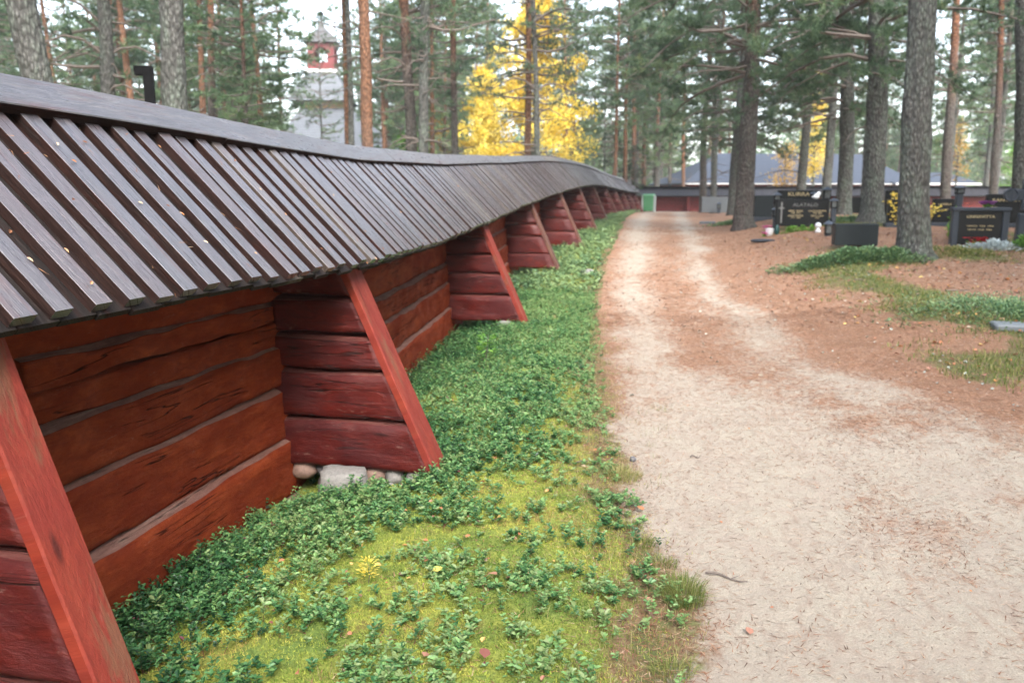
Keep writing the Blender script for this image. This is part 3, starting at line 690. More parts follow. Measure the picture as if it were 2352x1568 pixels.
def lingon(name, y0, y1, nspr, L, hgt_, nleaf, label, mat='lingon'):
    x, y = scatter(nspr, -4.2, .4, y0, y1)
    k = (x > wx(y) + .02) & (RNG.random(nspr) < verge_density(x, y)); x, y = x[k], y[k]
    for sy in STUBS:     # nothing grows inside the logs
        k = ~((np.abs(y - sy) < .1) & (x < plank_x(sy, fe(sy) - 1.1))); x, y = x[k], y[k]
    k = ~((x > -2.25) & (x < -1.42) & (y > 3.93) & (y < 4.4)); x, y = x[k], y[k]
    z = hgt(x, y); n = len(x)
    h = hgt_ * RNG.uniform(.35, 1.4, n) * np.interp(x - wx(y), [0, .5, 1.2], [1.35, 1.1, .75])
    lean = rdir(n, .55, 1.0)
    T = np.repeat(np.arange(n), nleaf); j = np.tile(np.arange(nleaf), n); t = .25 + .75 * (j + .5) / nleaf
    base = np.stack([x, y, z], 1)[T] + lean[T] * (h[T] * t)[:, None]
    ang = j * 2.4 + RNG.uniform(0, 6.28, n)[T] + RNG.normal(0, .3, len(T)); up = RNG.uniform(.0, .75, len(T))
    d = np.stack([np.cos(ang), np.sin(ang), up], 1); upv = np.stack([-np.cos(ang) * up, -np.sin(ang) * up, np.ones(len(T))], 1) + RNG.normal(0, .25, (len(T), 3))
    tone = np.clip(fbm(x * 1.7, y * 1.7, 91, 3) + RNG.normal(0, .19, n) - .05 + .30 * sm(.35, 1.1, x - wx(y)), 0, .92)  # leaf tone drops towards the wall, its shade put into the colour
    rn = np.clip(tone[T] + RNG.normal(0, .16, len(T)) + (t - .6) * .35, 0, .95); rn[RNG.random(len(T)) < .003] = 1
    mb = MB(); s = (RNG.uniform(.7, 1.2, n) * 1.0)[T] * RNG.uniform(.7, 1.25, len(T))
    leaves(mb, base, d, upv, L * s, L * s * .56, 0, rn)
    kk = RNG.random(n) < .7
    b0 = np.stack([x, y, z - .01], 1)[kk]; blades(mb, b0, b0 + lean[kk] * (h[kk] * .95)[:, None], .003, 0, np.full(kk.sum(), 1.0))
    o = mb.build(name, M[mat]); return tag(o, label, 'ground cover', None, 'stuff')
lingon('lingonberry_carpet', 1.2, 5.0, 34000, .0215, .085, 12, 'glossy green lingonberry leaves along the near fence foot, toned darker for its shade')
lingon('lingonberry_carpet', 5.0, 12.0, 46000, .025, .10, 8, 'lighter green lingonberry strip between the far buttresses and road')
lingon('lingonberry_carpet', 12.0, 50.0, 42000, .055, .13, 6, 'distant strip of green leaves following the fence to its end', 'lingonlight')

# moss tips
x, y = scatter(330000, -2.2, .45, 1.2, 6.5); m_ = verge_mask(x, y); k = RNG.random(len(x)) < m_ * .95; x, y = x[k], y[k]
b = np.stack([x, y, hgt(x, y) - .004], 1); tp = b + rdir(len(x), .35, 1) * RNG.uniform(.008, .022, len(x))[:, None]
mb = MB(); blades(mb, b, tp, RNG.uniform(.003, .007, len(x)), 0, np.clip(fbm(x * 3, y * 3, 95, 5) * 1.9 - .42 + RNG.normal(0, .16, len(x)), 0, 1))
tag(mb.build('moss_carpet', M['moss']), 'yellow green moss between fence and sandy road', 'moss', None, 'stuff')

# needle litter
x, y = scatter(300000, -1.2, 4.8, 1.3, 10.5)
s_ = sand_mask(x, y); vm_ = verge_mask(x, y); cl = fbm(x * 3.1, y * 2.2, 97, 4)
dn = np.clip((1 - s_) * .65 * (1 - vm_) + .20 * sm(.50, .66, cl) * s_ * (.3 + .7 * sm(.3, 1.6, x - lx(y))) + .012 + vm_ * .10 + .35 * np.exp(-((x - lx(y) + .1) / .18) ** 2), 0, 1)
k = RNG.random(len(x)) < dn; x, y = x[k], y[k]
b = np.stack([x, y, hgt(x, y) + .003], 1); d = rdir(len(x), -.04, .16) * RNG.uniform(.015, .05, len(x))[:, None]
mb = MB(); blades(mb, b, b + d, RNG.uniform(.0018, .0035, len(x)) * (1 + y * .12), 0, None, np.tile([0, 0, 1.], (len(x), 1)))
tag(mb.build('needle_litter', M['litter']), 'reddish brown pine needles strewn over sand and verge edge', 'needle litter', None, 'stuff')
x, y = scatter(60000, -3, 16, 9.5, 26); s_ = sand_mask(x, y); k = RNG.random(len(x)) < (1 - s_) * .8; x, y = x[k], y[k]
b = np.stack([x, y, hgt(x, y) + .004], 1); d = rdir(len(x), -.02, .25) * RNG.uniform(.05, .12, len(x))[:, None]
mb = MB(); blades(mb, b, b + d, RNG.uniform(.012, .03, len(x)), 0, None, np.tile([0, 0, 1.], (len(x), 1)))
tag(mb.build('needle_litter', M['litter']), 'brown needle and bark litter across the far cemetery ground', 'needle litter', None, 'stuff')

# leaf flakes and lichen crumbs
def leaf_scatter(n, x0, x1, y0, y1, L, name, label, mat='deadleaf', keep=None):
    x, y = scatter(n, x0, x1, y0, y1)
    if keep is not None: k = RNG.random(n) < keep(x, y); x, y = x[k], y[k]
    n = len(x); b = np.stack([x, y, hgt(x, y) + .006 + .02 * verge_mask(x, y)], 1); a = RNG.uniform(0, 6.28, n)
    d = np.stack([np.cos(a), np.sin(a), RNG.uniform(-.1, .3, n)], 1); up = np.tile([0, 0, 1.], (n, 1)) + RNG.normal(0, .35, (n, 3))
    mb = MB(); s = RNG.uniform(.5, 1.2, n); leaves(mb, b, d, up, L * s, L * s * .7, 0); return tag(mb.build(name, M[mat]), label, 'leaf litter', None, 'stuff')
leaf_scatter(300, -2.0, .5, 1.2, 6, .026, 'small_fallen_leaves', 'small brown and pink fallen leaves caught in the moss', keep=lambda x, y: verge_mask(x, y) * .8)
leaf_scatter(160, -.2, 4.2, 1.3, 9, .016, 'small_fallen_leaves', 'scattered brown leaf flakes on the pale sand')
leaf_scatter(2600, .6, 9, 5.5, 18, .05, 'small_fallen_leaves', 'pale dry leaves and bark chips on the right bank', keep=lambda x, y: (x > rx(y)) * .9)

leaf_scatter(1500, -.9, 8, 4.5, 16, .035, 'lichen_flakes', 'pale grey lichen flakes and bark bits on the needle ground', 'lichenfl', keep=lambda x, y: np.clip(1. - 1.3 * sand_mask(x, y), 0, 1) ** 2)
# grass along the sand edge and thin blades in the moss
def grass_patch(mb, cx, cy, n, r, h, w, lean=.45, mat=0, rl=0., rh=1.):
    a = RNG.uniform(0, 6.28, n); q_ = np.sqrt(RNG.random(n)) * r; x = cx + np.cos(a) * q_; y = cy + np.sin(a) * q_
    b = np.stack([x, y, hgt(x, y) - .005], 1); out = np.stack([np.cos(a), np.sin(a), np.zeros(n)], 1) * RNG.uniform(.2, 1.2, n)[:, None] * lean + RNG.normal(0, .15, (n, 3))
    hh = RNG.uniform(.5, 1.1, n) * h; mid = b + (out * .35 + np.array([0, 0, .85])) * hh[:, None] * .6; tip = mid + (out * .9 + np.array([0, 0, .35])) * hh[:, None] * .6
    s = np.cross(tip - b, np.array([0, 0, 1.])) + RNG.normal(0, .02, (n, 3)); s /= np.linalg.norm(s, axis=1)[:, None] + 1e-9; s *= w / 2
    V = np.stack([b - s, b + s, mid + s * .7, mid - s * .7, tip], 1).reshape(-1, 3); i5 = np.arange(n)[:, None] * 5; rn = RNG.uniform(rl, rh, n)
    mb.add(V, i5 + np.array([[0, 1, 2, 3]]), mat, rn); F3 = i5 + np.array([[3, 2, 4]]) - 0
    # tips share the verts just added
    mb.f.append(F3 + mb.nv - len(V)); mb.m.append(np.full(n, mat)); mb.r.append(rn)
TG = 'grass tufts along the edge of the sand'
def edge_x(y):
    q_ = np.linspace(-1.2, 1.2, 241) + float(lx(y)); m_ = sand_mask(q_, np.full(241, y)); return float(q_[np.argmax(m_ > .45)])
def tuft(cx, cy, n, r, h, label, mat='grass', rl=0., rh=.7, group=TG, w=.0035):
    mb = MB(); n = int(n * 1.5)
    if group == TG and abs(cx - float(lx(cy))) < .5: cx = edge_x(cy) - r * .35; grass_patch(mb, cx, cy, n, r, h, w * .8, .85, 0, rl, rh); o = mb.build('grass_tuft', M[mat]); return tag(o, label, 'grass tuft', group)
tuft(.0, 3.06, 330, .085, .10, 'greenest grass tuft, at the sand edge low in the picture')
tuft(-.12, 3.16, 160, .08, .07, 'paler short tuft just left of the greenest one')
tuft(-.30, 4.42, 260, .10, .08, 'wispy pale tuft on the sand edge level with the first plank foot', rl=.4, rh=.9)
tuft(.10, 3.36, 130, .06, .05, 'tiny green tuft on a spit of moss reaching onto sand')
tuft(.22, 2.55, 160, .07, .06, 'thin yellowing tuft by the sand at the bottom of the picture', rl=.3)
tuft(-.70, 2.62, 200, .07, .07, 'soft green tuft in the moss near the bottom centre', rl=0., rh=.5)
tuft(-1.14, 2.76, 90, .06, .13, 'tall straw coloured grass wisps below the yellow seedling', 'drygrass', 0, 1, None)
tuft(-1.25, 2.6, 60, .09, .15, 'long dry bent grass stems in the dark leaves near the fence', 'drygrass', 0, 1, None)
tuft(.14, 3.52, 110, .05, .05, 'small tuft at a notch in the sand edge')
tuft(-.12, 3.70, 120, .06, .05, 'sparse yellow tuft between moss and sand', rl=.4)
mb = MB()
for _ in range(1700):
    y_ = 1.4 + 9 * RNG.random() ** 1.4; x_ = float(lx(y_)) + RNG.normal(-.20, .20)
    if float(sand_mask(np.array([x_]), np.array([y_]))[0]) < .5 and x_ > wx(y_) + .3: grass_patch(mb, x_, y_, int(RNG.integers(4, 14)), .05, RNG.uniform(.03, .065), .0028, .7, 0, .25, 1.)
for _ in range(160):
    y_ = RNG.uniform(1.3, 6); x_ = RNG.uniform(-1.6, -.1); grass_patch(mb, x_, y_, 7, .05, .07, .0025, .5, 0, .2, 1.)
tag(mb.build('verge_grass', M['grass']), 'thin short grass blades scattered through the moss edge', 'grass', None, 'stuff')
mb = MB()
for _ in range(6500):
    y_ = 5.2 + 16 * RNG.random() ** 1.3; x_ = RNG.uniform(.8, 9)
    if float(green_right(np.array([x_]), np.array([y_]))[0]) > RNG.uniform(.15, .75): grass_patch(mb, x_, y_, 18, .14, .075, .009, .6, 0, .0, .8)
tag(mb.build('bank_grass', M['grass']), 'yellowish grass patches on the bank right of the road', 'grass', None, 'stuff')

def leaf_clump(name, c, rxy, h, n, L, mat, label, cat='plant', group=None, wd=.5, zlo=.1, parent=None):
    n0 = n * 2; r = np.abs(RNG.normal(0, .62, n0)); a = RNG.uniform(0, 6.28, n0); r = r * (.75 + .5 * vnoise(a * 1.3 + c[0] * 3, a * 0 + c[1], 19))
    kx = c[0] + np.cos(a) * r * rxy[0]; ky = c[1] + np.sin(a) * r * rxy[1]; kk = (r < 1.35) & ((RNG.random(n0) < sm(.30, .62, fbm(kx * 3.2, ky * 3.2, 23, 3)) * .9 + .15) | (n < 400))
    r, a = r[kk][:n], a[kk][:n]; n = len(r)
    P = np.stack([c[0] + np.cos(a) * r * rxy[0], c[1] + np.sin(a) * r * rxy[1], np.zeros(n)], 1); r = np.clip(r, 0, 1)
    gz = hgt(P[:, 0], P[:, 1]) if c[2] is None else np.full(n, c[2])
    P[:, 2] = gz + RNG.random(n) * h * (1 - .6 * r ** 2) * (.6 + .4 * vnoise(P[:, 0] * 6, P[:, 1] * 6, 7))
    d = np.stack([np.cos(a), np.sin(a), np.zeros(n)], 1) * r[:, None] + RNG.normal(0, .45, (n, 3)); d[:, 2] = np.abs(d[:, 2]) + zlo
    mb = MB(); s = RNG.uniform(.6, 1.2, n); leaves(mb, P, d, np.tile([0, 0, 1.], (n, 1)) + RNG.normal(0, .3, (n, 3)), L * s, L * s * wd, 0)
    k = min(n, 60); bb = P[:k].copy(); bb[:, 2] = gz[:k] - .01; blades(mb, bb, P[:k], .004)
    return mb.build(name, M[mat], parent) if cat is None else tag(mb.build(name, M[mat], parent), label, cat, group)
leaf_clump('low_shrub', (2.35, 13.75, None), (.90, .36), .24, 7000, .05, 'lingonlight', 'low spreading green shrub carpet in front of the dark grave block', 'shrub')
leaf_clump('low_shrub', (3.0, 13.6, None), (.5, .35), .22, 2200, .05, 'lingonlight', 'small green ground shrub against the foot of the big pine', 'shrub')
leaf_clump('low_shrub', (3.5, 9.9, None), (1.3, .9), .12, 8500, .035, 'lingonlight', 'broad low green patch on the bank at the right edge', 'shrub')
leaf_clump('low_shrub', (1.05, 25.2, None), (.7, .5), .12, 900, .07, 'lingonlight', 'bright green low patch left of the leaning-root pine', 'shrub')
leaf_clump('low_shrub', (3.6, 21.0, None), (1.0, .6), .16, 1500, .07, 'lingonlight', 'green mat behind the central dark headstone', 'shrub')
leaf_clump('low_shrub', (4.1, 14.6, None), (.6, .5), .10, 1000, .05, 'grass', 'grassy green mat between the big pine and the lettered grave', 'shrub')

# seedlings, twigs, named leaves
o = empty('yellow_seedling', (-1.21, 2.87, H1(-1.21, 2.87)), 0, 'small yellow fern-like seedling standing in the moss', 'seedling'); o.scale = (.8, .8, .8)
mb = MB(); tube(mb, [(0, 0, 0), (.01, .0, .06), (.0, .01, .11)], [.002, .0015, .001], 4); mb.build('stem', M['twig'], o)
mb = MB(); n = 90; t = RNG.random(n); a = RNG.uniform(0, 6.28, n)
P = np.stack([np.cos(a) * .045 * RNG.random(n), np.sin(a) * .045 * RNG.random(n), .05 + .08 * t], 1)
leaves(mb, P, np.stack([np.cos(a), np.sin(a), .2 + 0 * a], 1), np.tile([0, 0, 1.], (n, 1)), .024, .006, 0); mb.build('leaf', M['yellow'], o)
o = empty('green_seedling', (-1.80, 7.1, H1(-1.80, 7.1)), 0, 'pale green leafy seedling rising above the lingonberries', 'seedling')
mb = MB(); tube(mb, [(0, 0, -.01), (.02, .0, .15), (.03, .01, .30)], [.004, .003, .002], 4); mb.build('stem', M['twig'], o)
mb = MB(); n = 46; t = RNG.random(n); a = RNG.uniform(0, 6.28, n)
P = np.stack([.02 + np.cos(a) * .03, np.sin(a) * .03, .08 + .22 * t], 1)
leaves(mb, P, np.stack([np.cos(a), np.sin(a), -.2 + .6 * RNG.random(n)], 1), np.tile([0, 0, 1.], (n, 1)), .075, .022, 0); mb.build('leaf', M['fresh'], o)
def one_leaf(x, y, L, rn, label, mat='deadleaf', up=.02):
    mb = MB(); a = RNG.uniform(0, 6.28); z = H1(x, y)
    leaves(mb, np.array([[x, y, z + up]]), np.array([[math.cos(a), math.sin(a), .15]]), np.array([[.25, -.1, 1.]]), L, L * .75, 0, np.array([rn]), .12)
    k = np.array([[x, y, z + up]]); blades(mb, k, k - np.array([[math.cos(a), math.sin(a), -.1]]) * L * .35, .0018, 0, np.array([rn]))
    tag(mb.build('fallen_leaf', M[mat]), label, 'leaf', 'single fallen leaves on the verge')
one_leaf(-.97, 2.95, .045, .9, 'yellow fallen birch leaf lying on the moss', 'yellow', .03)
one_leaf(-.75, 3.02, .040, .4, 'pale pink leaf just right of the yellow one', up=.03)
one_leaf(-.13, 3.28, .035, .4, 'round pinkish leaf above the green tuft', up=.02)
one_leaf(-.10, 2.98, .035, .4, 'round pinkish leaf below the green tuft', up=.02)
one_leaf(-.49, 4.73, .05, .65, 'orange brown leaf in the verge beside the first plank foot', up=.03)
one_leaf(-.19, 3.9, .045, .62, 'orange leaf lying at the wispy tuft', up=.02)
one_leaf(.25, 2.84, .04, .3, 'pink brown leaf alone on the sand', up=.01)
one_leaf(-.62, 2.42, .05, .0, 'dark red leaf cluster at the bottom of the picture', up=.03)
one_leaf(-.82, 2.42, .035, .35, 'dull pink leaf sunk in the moss left of the dark red one', up=.025)
def twig(x, y, L, a, label, r=.004):
    mb = MB(); z = H1(x, y); P = [(x + math.cos(a) * L * t, y + math.sin(a) * L * t + .01 * math.sin(t * 5), z + .008 + .006 * math.sin(t * 7)) for t in np.linspace(0, 1, 6)]
    tube(mb, P, [r, r, r * .9, r * .8, r * .7, r * .4], 5); q0 = P[3]
    tube(mb, [q0, (q0[0] + math.cos(a + .7) * L * .25, q0[1] + math.sin(a + .7) * L * .25, q0[2] + .01)], [r * .6, r * .3], 4)
    tag(mb.build('twig', M['twig']), label, 'twig', 'dry twigs lying on the ground')
twig(.03, 4.85, .06, .2, 'short dark twig on the sand right of the verge')
twig(.10, 3.30, .17, -.25, 'thin dark root-like twig crossing from moss to sand', .005)
twig(-.62, 4.6, .16, .5, 'bent brown twig in the verge moss')
twig(2.2, 12.2, .5, -.3, 'grey fallen branch on the right bank', .012)
twig(4.2, 11.8, .9, .5, 'long grey fallen branch near the right edge', .016)
twig(3.1, 11.2, .6, .1, 'pale crooked branch on needles below the big pine', .012)

# ------------------------------------------------------------------ trees
def trunk_mesh(name, R, Ht, mat, lean=(0, 0), flare=.35, seg=14, seed=0, dz=.28, bumpy=.012):
    k = int(min(Ht, 9) / dz) + 1; zs = np.concatenate([[-.25, -.1, 0, .07, .15, .25], np.arange(.4, min(Ht, 9), dz), np.linspace(min(Ht, 9), Ht, 7)])
    a = np.linspace(0, 2 * math.pi, seg, endpoint=False); V = []; 
    for z in zs:
        zc = max(z, 0); r = R * (1 - .86 * (zc / Ht) ** 1.15) * (1 + flare * math.exp(-zc / .22)); r = max(r, .015)
        root = 1 + .28 * math.exp(-zc / .16) * np.maximum(0, np.cos(a * 4 + seed) * .6 + np.cos(a * 3 + seed * 2) * .5)
        n = (vnoise(a * 3.1 + seed, np.full(seg, z * 2.3), seed) - .5) * 2 * bumpy + (vnoise(a * 7 + seed, np.full(seg, z * 9), seed + 1) - .5) * bumpy * 1.6
        n[-1] = n[0] * .5 + n[-1] * .5
        rr = r * root + n * min(1, R / .12)
        cx = lean[0] * zc / Ht + .10 * math.sin(zc * .35 + seed) * min(1, zc / 4) * R / .2; cy = lean[1] * zc / Ht + .08 * math.sin(zc * .27 + seed * 2) * min(1, zc / 4) * R / .2
        V.append(np.stack([cx + rr * np.cos(a), cy + rr * np.sin(a), np.full(seg, z)], 1))
    K = len(zs); I = np.arange(K * seg).reshape(K, seg); Fq = [np.stack([I[:-1, j], I[:-1, (j + 1) % seg], I[1:, (j + 1) % seg], I[1:, j]], -1) for j in range(seg)]
    mb = MB(); mb.add(np.concatenate(V), [np.concatenate(Fq), np.array([list(I[-1])])]); return mb.mesh(name, [mat], True)

def crown_mesh(name, z0, Ht, Lmax, seed, mat, tufts=1.0, tl=.17, tw=.030, nb=7, dead=4, dz=.48, lowfull=.6, droop=.1):
    """pine crown: whorled limbs, side twigs and tufts of needles"""
    r = np.random.default_rng(seed); mb = MB(); TB = []; TD = []
    def limb(z, L, az, up, bare=False):
        t = np.linspace(0, 1, 6); curve = np.array([math.cos(az), math.sin(az), 0]); sidev = np.array([-math.sin(az), math.cos(az), 0])
        w1, w2 = r.normal(0, .08), r.normal(0, .06)
        P = np.array([0, 0, z]) + np.outer(t * L, curve) + np.outer(L * (up * t - droop * 2 * t ** 2 + w2 * np.sin(t * 5)), [0, 0, 1]) + np.outer(L * w1 * np.sin(t * 4), sidev)
        tube(mb, P, np.interp(t, [0, 1], [.010 + .011 * L, .004]), 4, 0)
        m = int((3 if bare else 8) * max(.5, L / 1.6))
        for j in range(m):
            u = r.uniform(.25 if not bare else .4, 1.0); q = np.array([np.interp(u, t, P[:, i]) for i in range(3)])
            sl_ = r.uniform(.25, .7) * L * (.5 if bare else .42) * (1.15 - u * .6); sd_ = r.choice([-1, 1])
            dv = curve * r.uniform(.3, .9) + sidev * sd_ * r.uniform(.4, 1.) + np.array([0, 0, r.uniform(-.2, .35)]); dv /= np.linalg.norm(dv)
            tube(mb, [q, q + dv * sl_ * .5 + np.array([0, 0, .02]), q + dv * sl_], [.006, .004, .002], 3, 0)
            if not bare:
                nt_ = max(2, int(sl_ / .11 * tufts))
                for s in r.uniform(.2, 1.05, nt_): TB.append(q + dv * sl_ * s + r.normal(0, .035, 3)); TD.append(dv)
        if not bare: TB.append(P[-1]); TD.append(curve)
    z = z0
    while z < Ht:
        f = (z - z0) / (Ht - z0); L = Lmax * (lowfull + (1 - lowfull) * min(1, f / .3)) * math.sqrt(max(.02, 1 - f ** 1.6)) 
        for _ in range(r.integers(3, 6)): limb(z + r.uniform(-.12, .12), L * r.uniform(.55, 1.15), r.uniform(0, 6.28), .15 + .5 * f + r.normal(0, .1))
        z += dz * r.uniform(.7, 1.3) * (1 if L > 1 else .8)
    z = max(1.6, z0 - 4.5)
    for _ in range(dead):
        limb(r.uniform(z, z0 + .4), Lmax * r.uniform(.25, .75), r.uniform(0, 6.28), r.uniform(-.1, .25), True)
    TB = np.array(TB); TD = np.array(TD); n = len(TB); T = np.repeat(np.arange(n), nb)
    d = TD[T] * .5 + r.normal(0, .62, (n * nb, 3)); d /= np.linalg.norm(d, axis=1)[:, None]; d[:, 2] += .12
    ln = tl * r.uniform(.6, 1.2, n * nb); base = TB[T] - d * (ln * .12)[:, None]
    sd_ = np.cross(d, r.normal(size=d.shape)); sd_ /= np.linalg.norm(sd_, axis=1)[:, None] + 1e-9
    w = (tw * r.uniform(.6, 1.2, n * nb))[:, None] / 2; V = np.stack([base - sd_ * w, base + sd_ * w, base + d * ln[:, None]], 1).reshape(-1, 3)
    tone = np.clip(vnoise(TB[:, 0] * 1.1 + 5, TB[:, 2] * 1.1, seed) * .8 + r.normal(0, .1, n), 0, 1)
    mb.add(V, np.arange(3 * n * nb).reshape(-1, 3), 1, np.clip(tone[T] + r.normal(0, .12, n * nb), 0, 1))
    return mb.mesh(name, [M['twig'], mat])
CR = {}
for s in range(3): CR['far%d' % s] = crown_mesh('crown', 5.2 + s * 1.2, 17, 3.0, 100 + s, M['needles'], 1.15, .24, .048, 7, 8)
for s in range(3): CR['low%d' % s] = crown_mesh('crown', 2.2 + s * .6, 14, 2.8, 110 + s, M['needlesL'], 1.15, .24, .048, 7, 6)
for s in range(2): CR['high%d' % s] = crown_mesh('crown', 9 + s * 1.5, 18, 2.6, 120 + s, M['needles'], 1.3, .24, .05, 6, 16)
for s in range(2): CR['near%d' % s] = crown_mesh('crown', 2.9 + s * .5, 15, 3.4, 130 + s, M['needles'], 2.3, .15, .020, 12, 4, .42, .95, .20)
for s in range(2): CR['bush%d' % s] = crown_mesh('crown', .5, 5.5, 1.8, 140 + s, M['needlesL'], 1.6, .20, .045, 7, 0, .34, .9)
CR['spruce'] = crown_mesh('crown', .3, 5.0, 1.5, 150, M['spruce'], 1.8, .13, .04, 8, 0, .22, 1.0, .25)
for s in range(2): CR['mid%d' % s] = crown_mesh('crown', 3.2 + s * .8, 13, 2.3, 160 + s, M['needles'], 1.0, .18, .028, 8, 18, .50, .85)

def add_tree(x, y, R, Ht, bark, crown, label, group=None, seed=0, lean=(0, 0), scale=1., flare=.35, seg=14, name='pine_tree', bump=.012):
    z = H1(x, y); e = empty(name, (x, y, z), 0, label, 'tree', group)
    mobj('trunk', trunk_mesh('trunk', R, Ht, M[bark], lean, flare, seg, seed, bumpy=bump), e)
    if crown:
        c = mobj('crown', CR[crown], e); az = (seed * 2.39996) % 6.283; c.rotation_euler = (0, 0, az)
        c.matrix_parent_inverse = Matrix(((1, 0, lean[0] / Ht, 0), (0, 1, lean[1] / Ht, 0), (0, 0, 1, 0), (0, 0, 0, 1))); c.scale = (scale, scale, Ht / {'far': 17, 'low': 14, 'hig': 18, 'nea': 15, 'bus': 5.5, 'spr': 5, 'mid': 13}[crown[:3]])
    return e
#  px, D, width px, bark, crown, height, label
NT = [
 (74, 10.5, 70, 'bark_g', 'high0', 18, 'thick grey pine at the far left behind the fence roof'),
 (233, 17.5, 34, 'bark_g', 'mid0', 16, 'grey lichened pine between the two thick left trunks'),
 (338, 33, 18, 'bark_o', 'far1', 17, 'orange-barked pine directly behind the black lamp post'),
 (403, 12, 58, 'bark_g', 'high1', 18, 'thick straight pine with green grey lichen bark right of the black lamp post'),
 (466, 34, 17, 'bark_o', 'far2', 17, 'thin orange pine, left one of a close pair'),
 (488, 30, 20, 'bark_m', 'mid1', 17, 'pinkish grey pine, right one of the close pair beside the thin orange one'),
 (800, 26, 13, 'bark_o', 'high1', 15, 'slender reddish pine just right of the red bell turret'),
 (838, 21, 29, 'bark_o', 'high0', 17, 'orange pine, grey at the base, with a dark thin trunk behind it'),
 (817, 24, 14, 'bark_g', 'high0', 15, 'thin dark pine tight behind the orange trunk'),
 (942, 24, 27, 'bark_m', 'mid0', 17, 'reddish brown rough pine left of the yellow tree, next to a grey one'),
 (976, 23, 25, 'bark_g', 'mid1', 18, 'purplish grey smooth pine left of the yellow tree'),
 (1001, 36, 12, 'bark_o', 'far0', 14, 'thin reddish pine half hidden behind the purplish grey one'),
 (1044, 30, 17, 'bark_m', 'mid0', 16, 'slim greyish red pine on the left rim of the yellow tree'),
 (1211, 27, 17, 'bark_o', 'mid1', 16, 'orange brown pine standing in front of the yellow tree'),
 (1227, 26, 15, 'bark_g', 'mid0', 16, 'dark grey pine close beside the orange one before the yellow tree'),
 (1404, 44, 9, 'bark_o', 'far0', 15, 'very thin orange pine above the end of the fence'),
 (1428, 48, 10, 'bark_o', 'far1', 15, 'very thin orange pine right of its twin above the fence end'),
 (1604, 50, 17, 'bark_m', 'far2', 17, 'reddish grey pine standing before the far red wall beside the road'),
 (1628, 46, 14, 'bark_g', 'far1', 17, 'slim grey pine just right of the reddish one at the far wall'),
 (1672, 36, 23, 'bark_g', 'near0', 16, 'mid grey pine left of the big pine with lichen foot'),
 (1822, 36, 21, 'bark_g', 'far0', 16, 'grey green pine behind the lettered black headstones'),
 (1878, 33, 22, 'bark_g', 'near1', 16, 'dark pine rising behind the black headstone pair'),
 (1940, 26, 34, 'bark_g', 'near0', 17, 'grey pine between the central headstones and the wide-footed pine'),
 (1965, 38, 17, 'bark_g', 'far2', 16, 'narrow dark pine right behind the grey pine'),
 (2053, 38, 14, 'bark_m', 'high1', 17, 'thin pine left of the biggest foreground pine'),
 (2180, 33, 23, 'bark_m', 'high0', 17, 'pinkish grey pine right of the biggest foreground pine'),
 (2285, 36, 18, 'bark_m', 'far1', 17, 'pale pinkish pine behind the stone cross'),
 (2255, 42, 14, 'bark_g', 'far0', 17, 'thin grey pine left of the pale pinkish one'),
 (2346, 22, 40, 'bark_g', 'high1', 18, 'thick dark pine cut by the right picture edge'),
 (1560, 62, 9, 'bark_o', 'far1', 17, 'thin orange-topped pine above the far wall'),
 (1530, 70, 9, 'bark_m', 'far2', 17, 'distant thin pine above the green bin'),
]
def pix(px, py, D):
    """point at horizontal distance D seen at photo column px and row py"""
    cp, sp_ = math.cos(PITCH), math.sin(PITCH); u = (px - 1176) / 1898.0; v = (784 - py) / 1898.0
    f = cp + v * sp_; zz_ = -sp_ + v * cp; t = D / f
    p = _fw * D + _rt * u * t; return np.array([p[0], p[1], CAMZ + zz_ * t])
LEAN = {74: (50, 95, 185), 233: (226, 240, 230), 403: (403, 405, 250), 466: (457, 470, 270), 488: (484, 490, 280), 800: (787, 800, 330), 838: (825, 842, 330),
        942: (933, 944, 330), 976: (982, 974, 330), 1044: (1037, 1047, 330), 1211: (1209, 1212, 340), 1227: (1222, 1231, 340), 1940: (1955, 1938, 450), 2180: (2190, 2173, 430), 2285: (2300, 2282, 400), 2346: (2353, 2343, 450)}
def leaning(a, D, Ht):
    p0 = pix(a[0], 0, D); p1 = pix(a[1], a[2], D); k = (p0 - p1) / (p0[2] - p1[2]); x, y = (p1 + k * (zg(p1[0], p1[1]) - p1[2]))[:2]
    return float(x), float(y), (float(k[0]) * Ht, float(k[1]) * Ht)
for k, (px, D, w, bk, cr, Ht, lab) in enumerate(NT):
    x, y = at(px, D); le = (RNG.normal(0, .12), RNG.normal(0, .12))
    if px in LEAN: x, y, le = leaning(LEAN[px], D, Ht)
    add_tree(x, y, w * D / 1898 / 2, Ht, bk, cr, lab, 'pines standing singly near the fence and graves', 200 + k, le, 1., .15, 18 if w > 30 else 12)
add_tree(3.35, 13.9, .222, 18, 'bark_g', 'high0', 'biggest foreground pine with flared root foot beside the green shrub', None, 301, leaning((2117, 2106, 560), 12.6, 18)[2], 1., .42, 40, bump=.02)
add_tree(1.25, 22.4, .235, 17, 'bark_m', 'near1', 'big pine at the road side with lichen foot and reddish upper trunk', None, 302, leaning((1722, 1708, 500), 21.6, 17)[2], 1., .32, 30, bump=.018)
add_tree(3.96, 20.4, .235, 18, 'bark_g', 'near0', 'wide grey pine with bare mossy foot behind the dark grave block', None, 303, leaning((2020, 2007, 490), 18.7, 18)[2], 1., .4, 30, bump=.018)

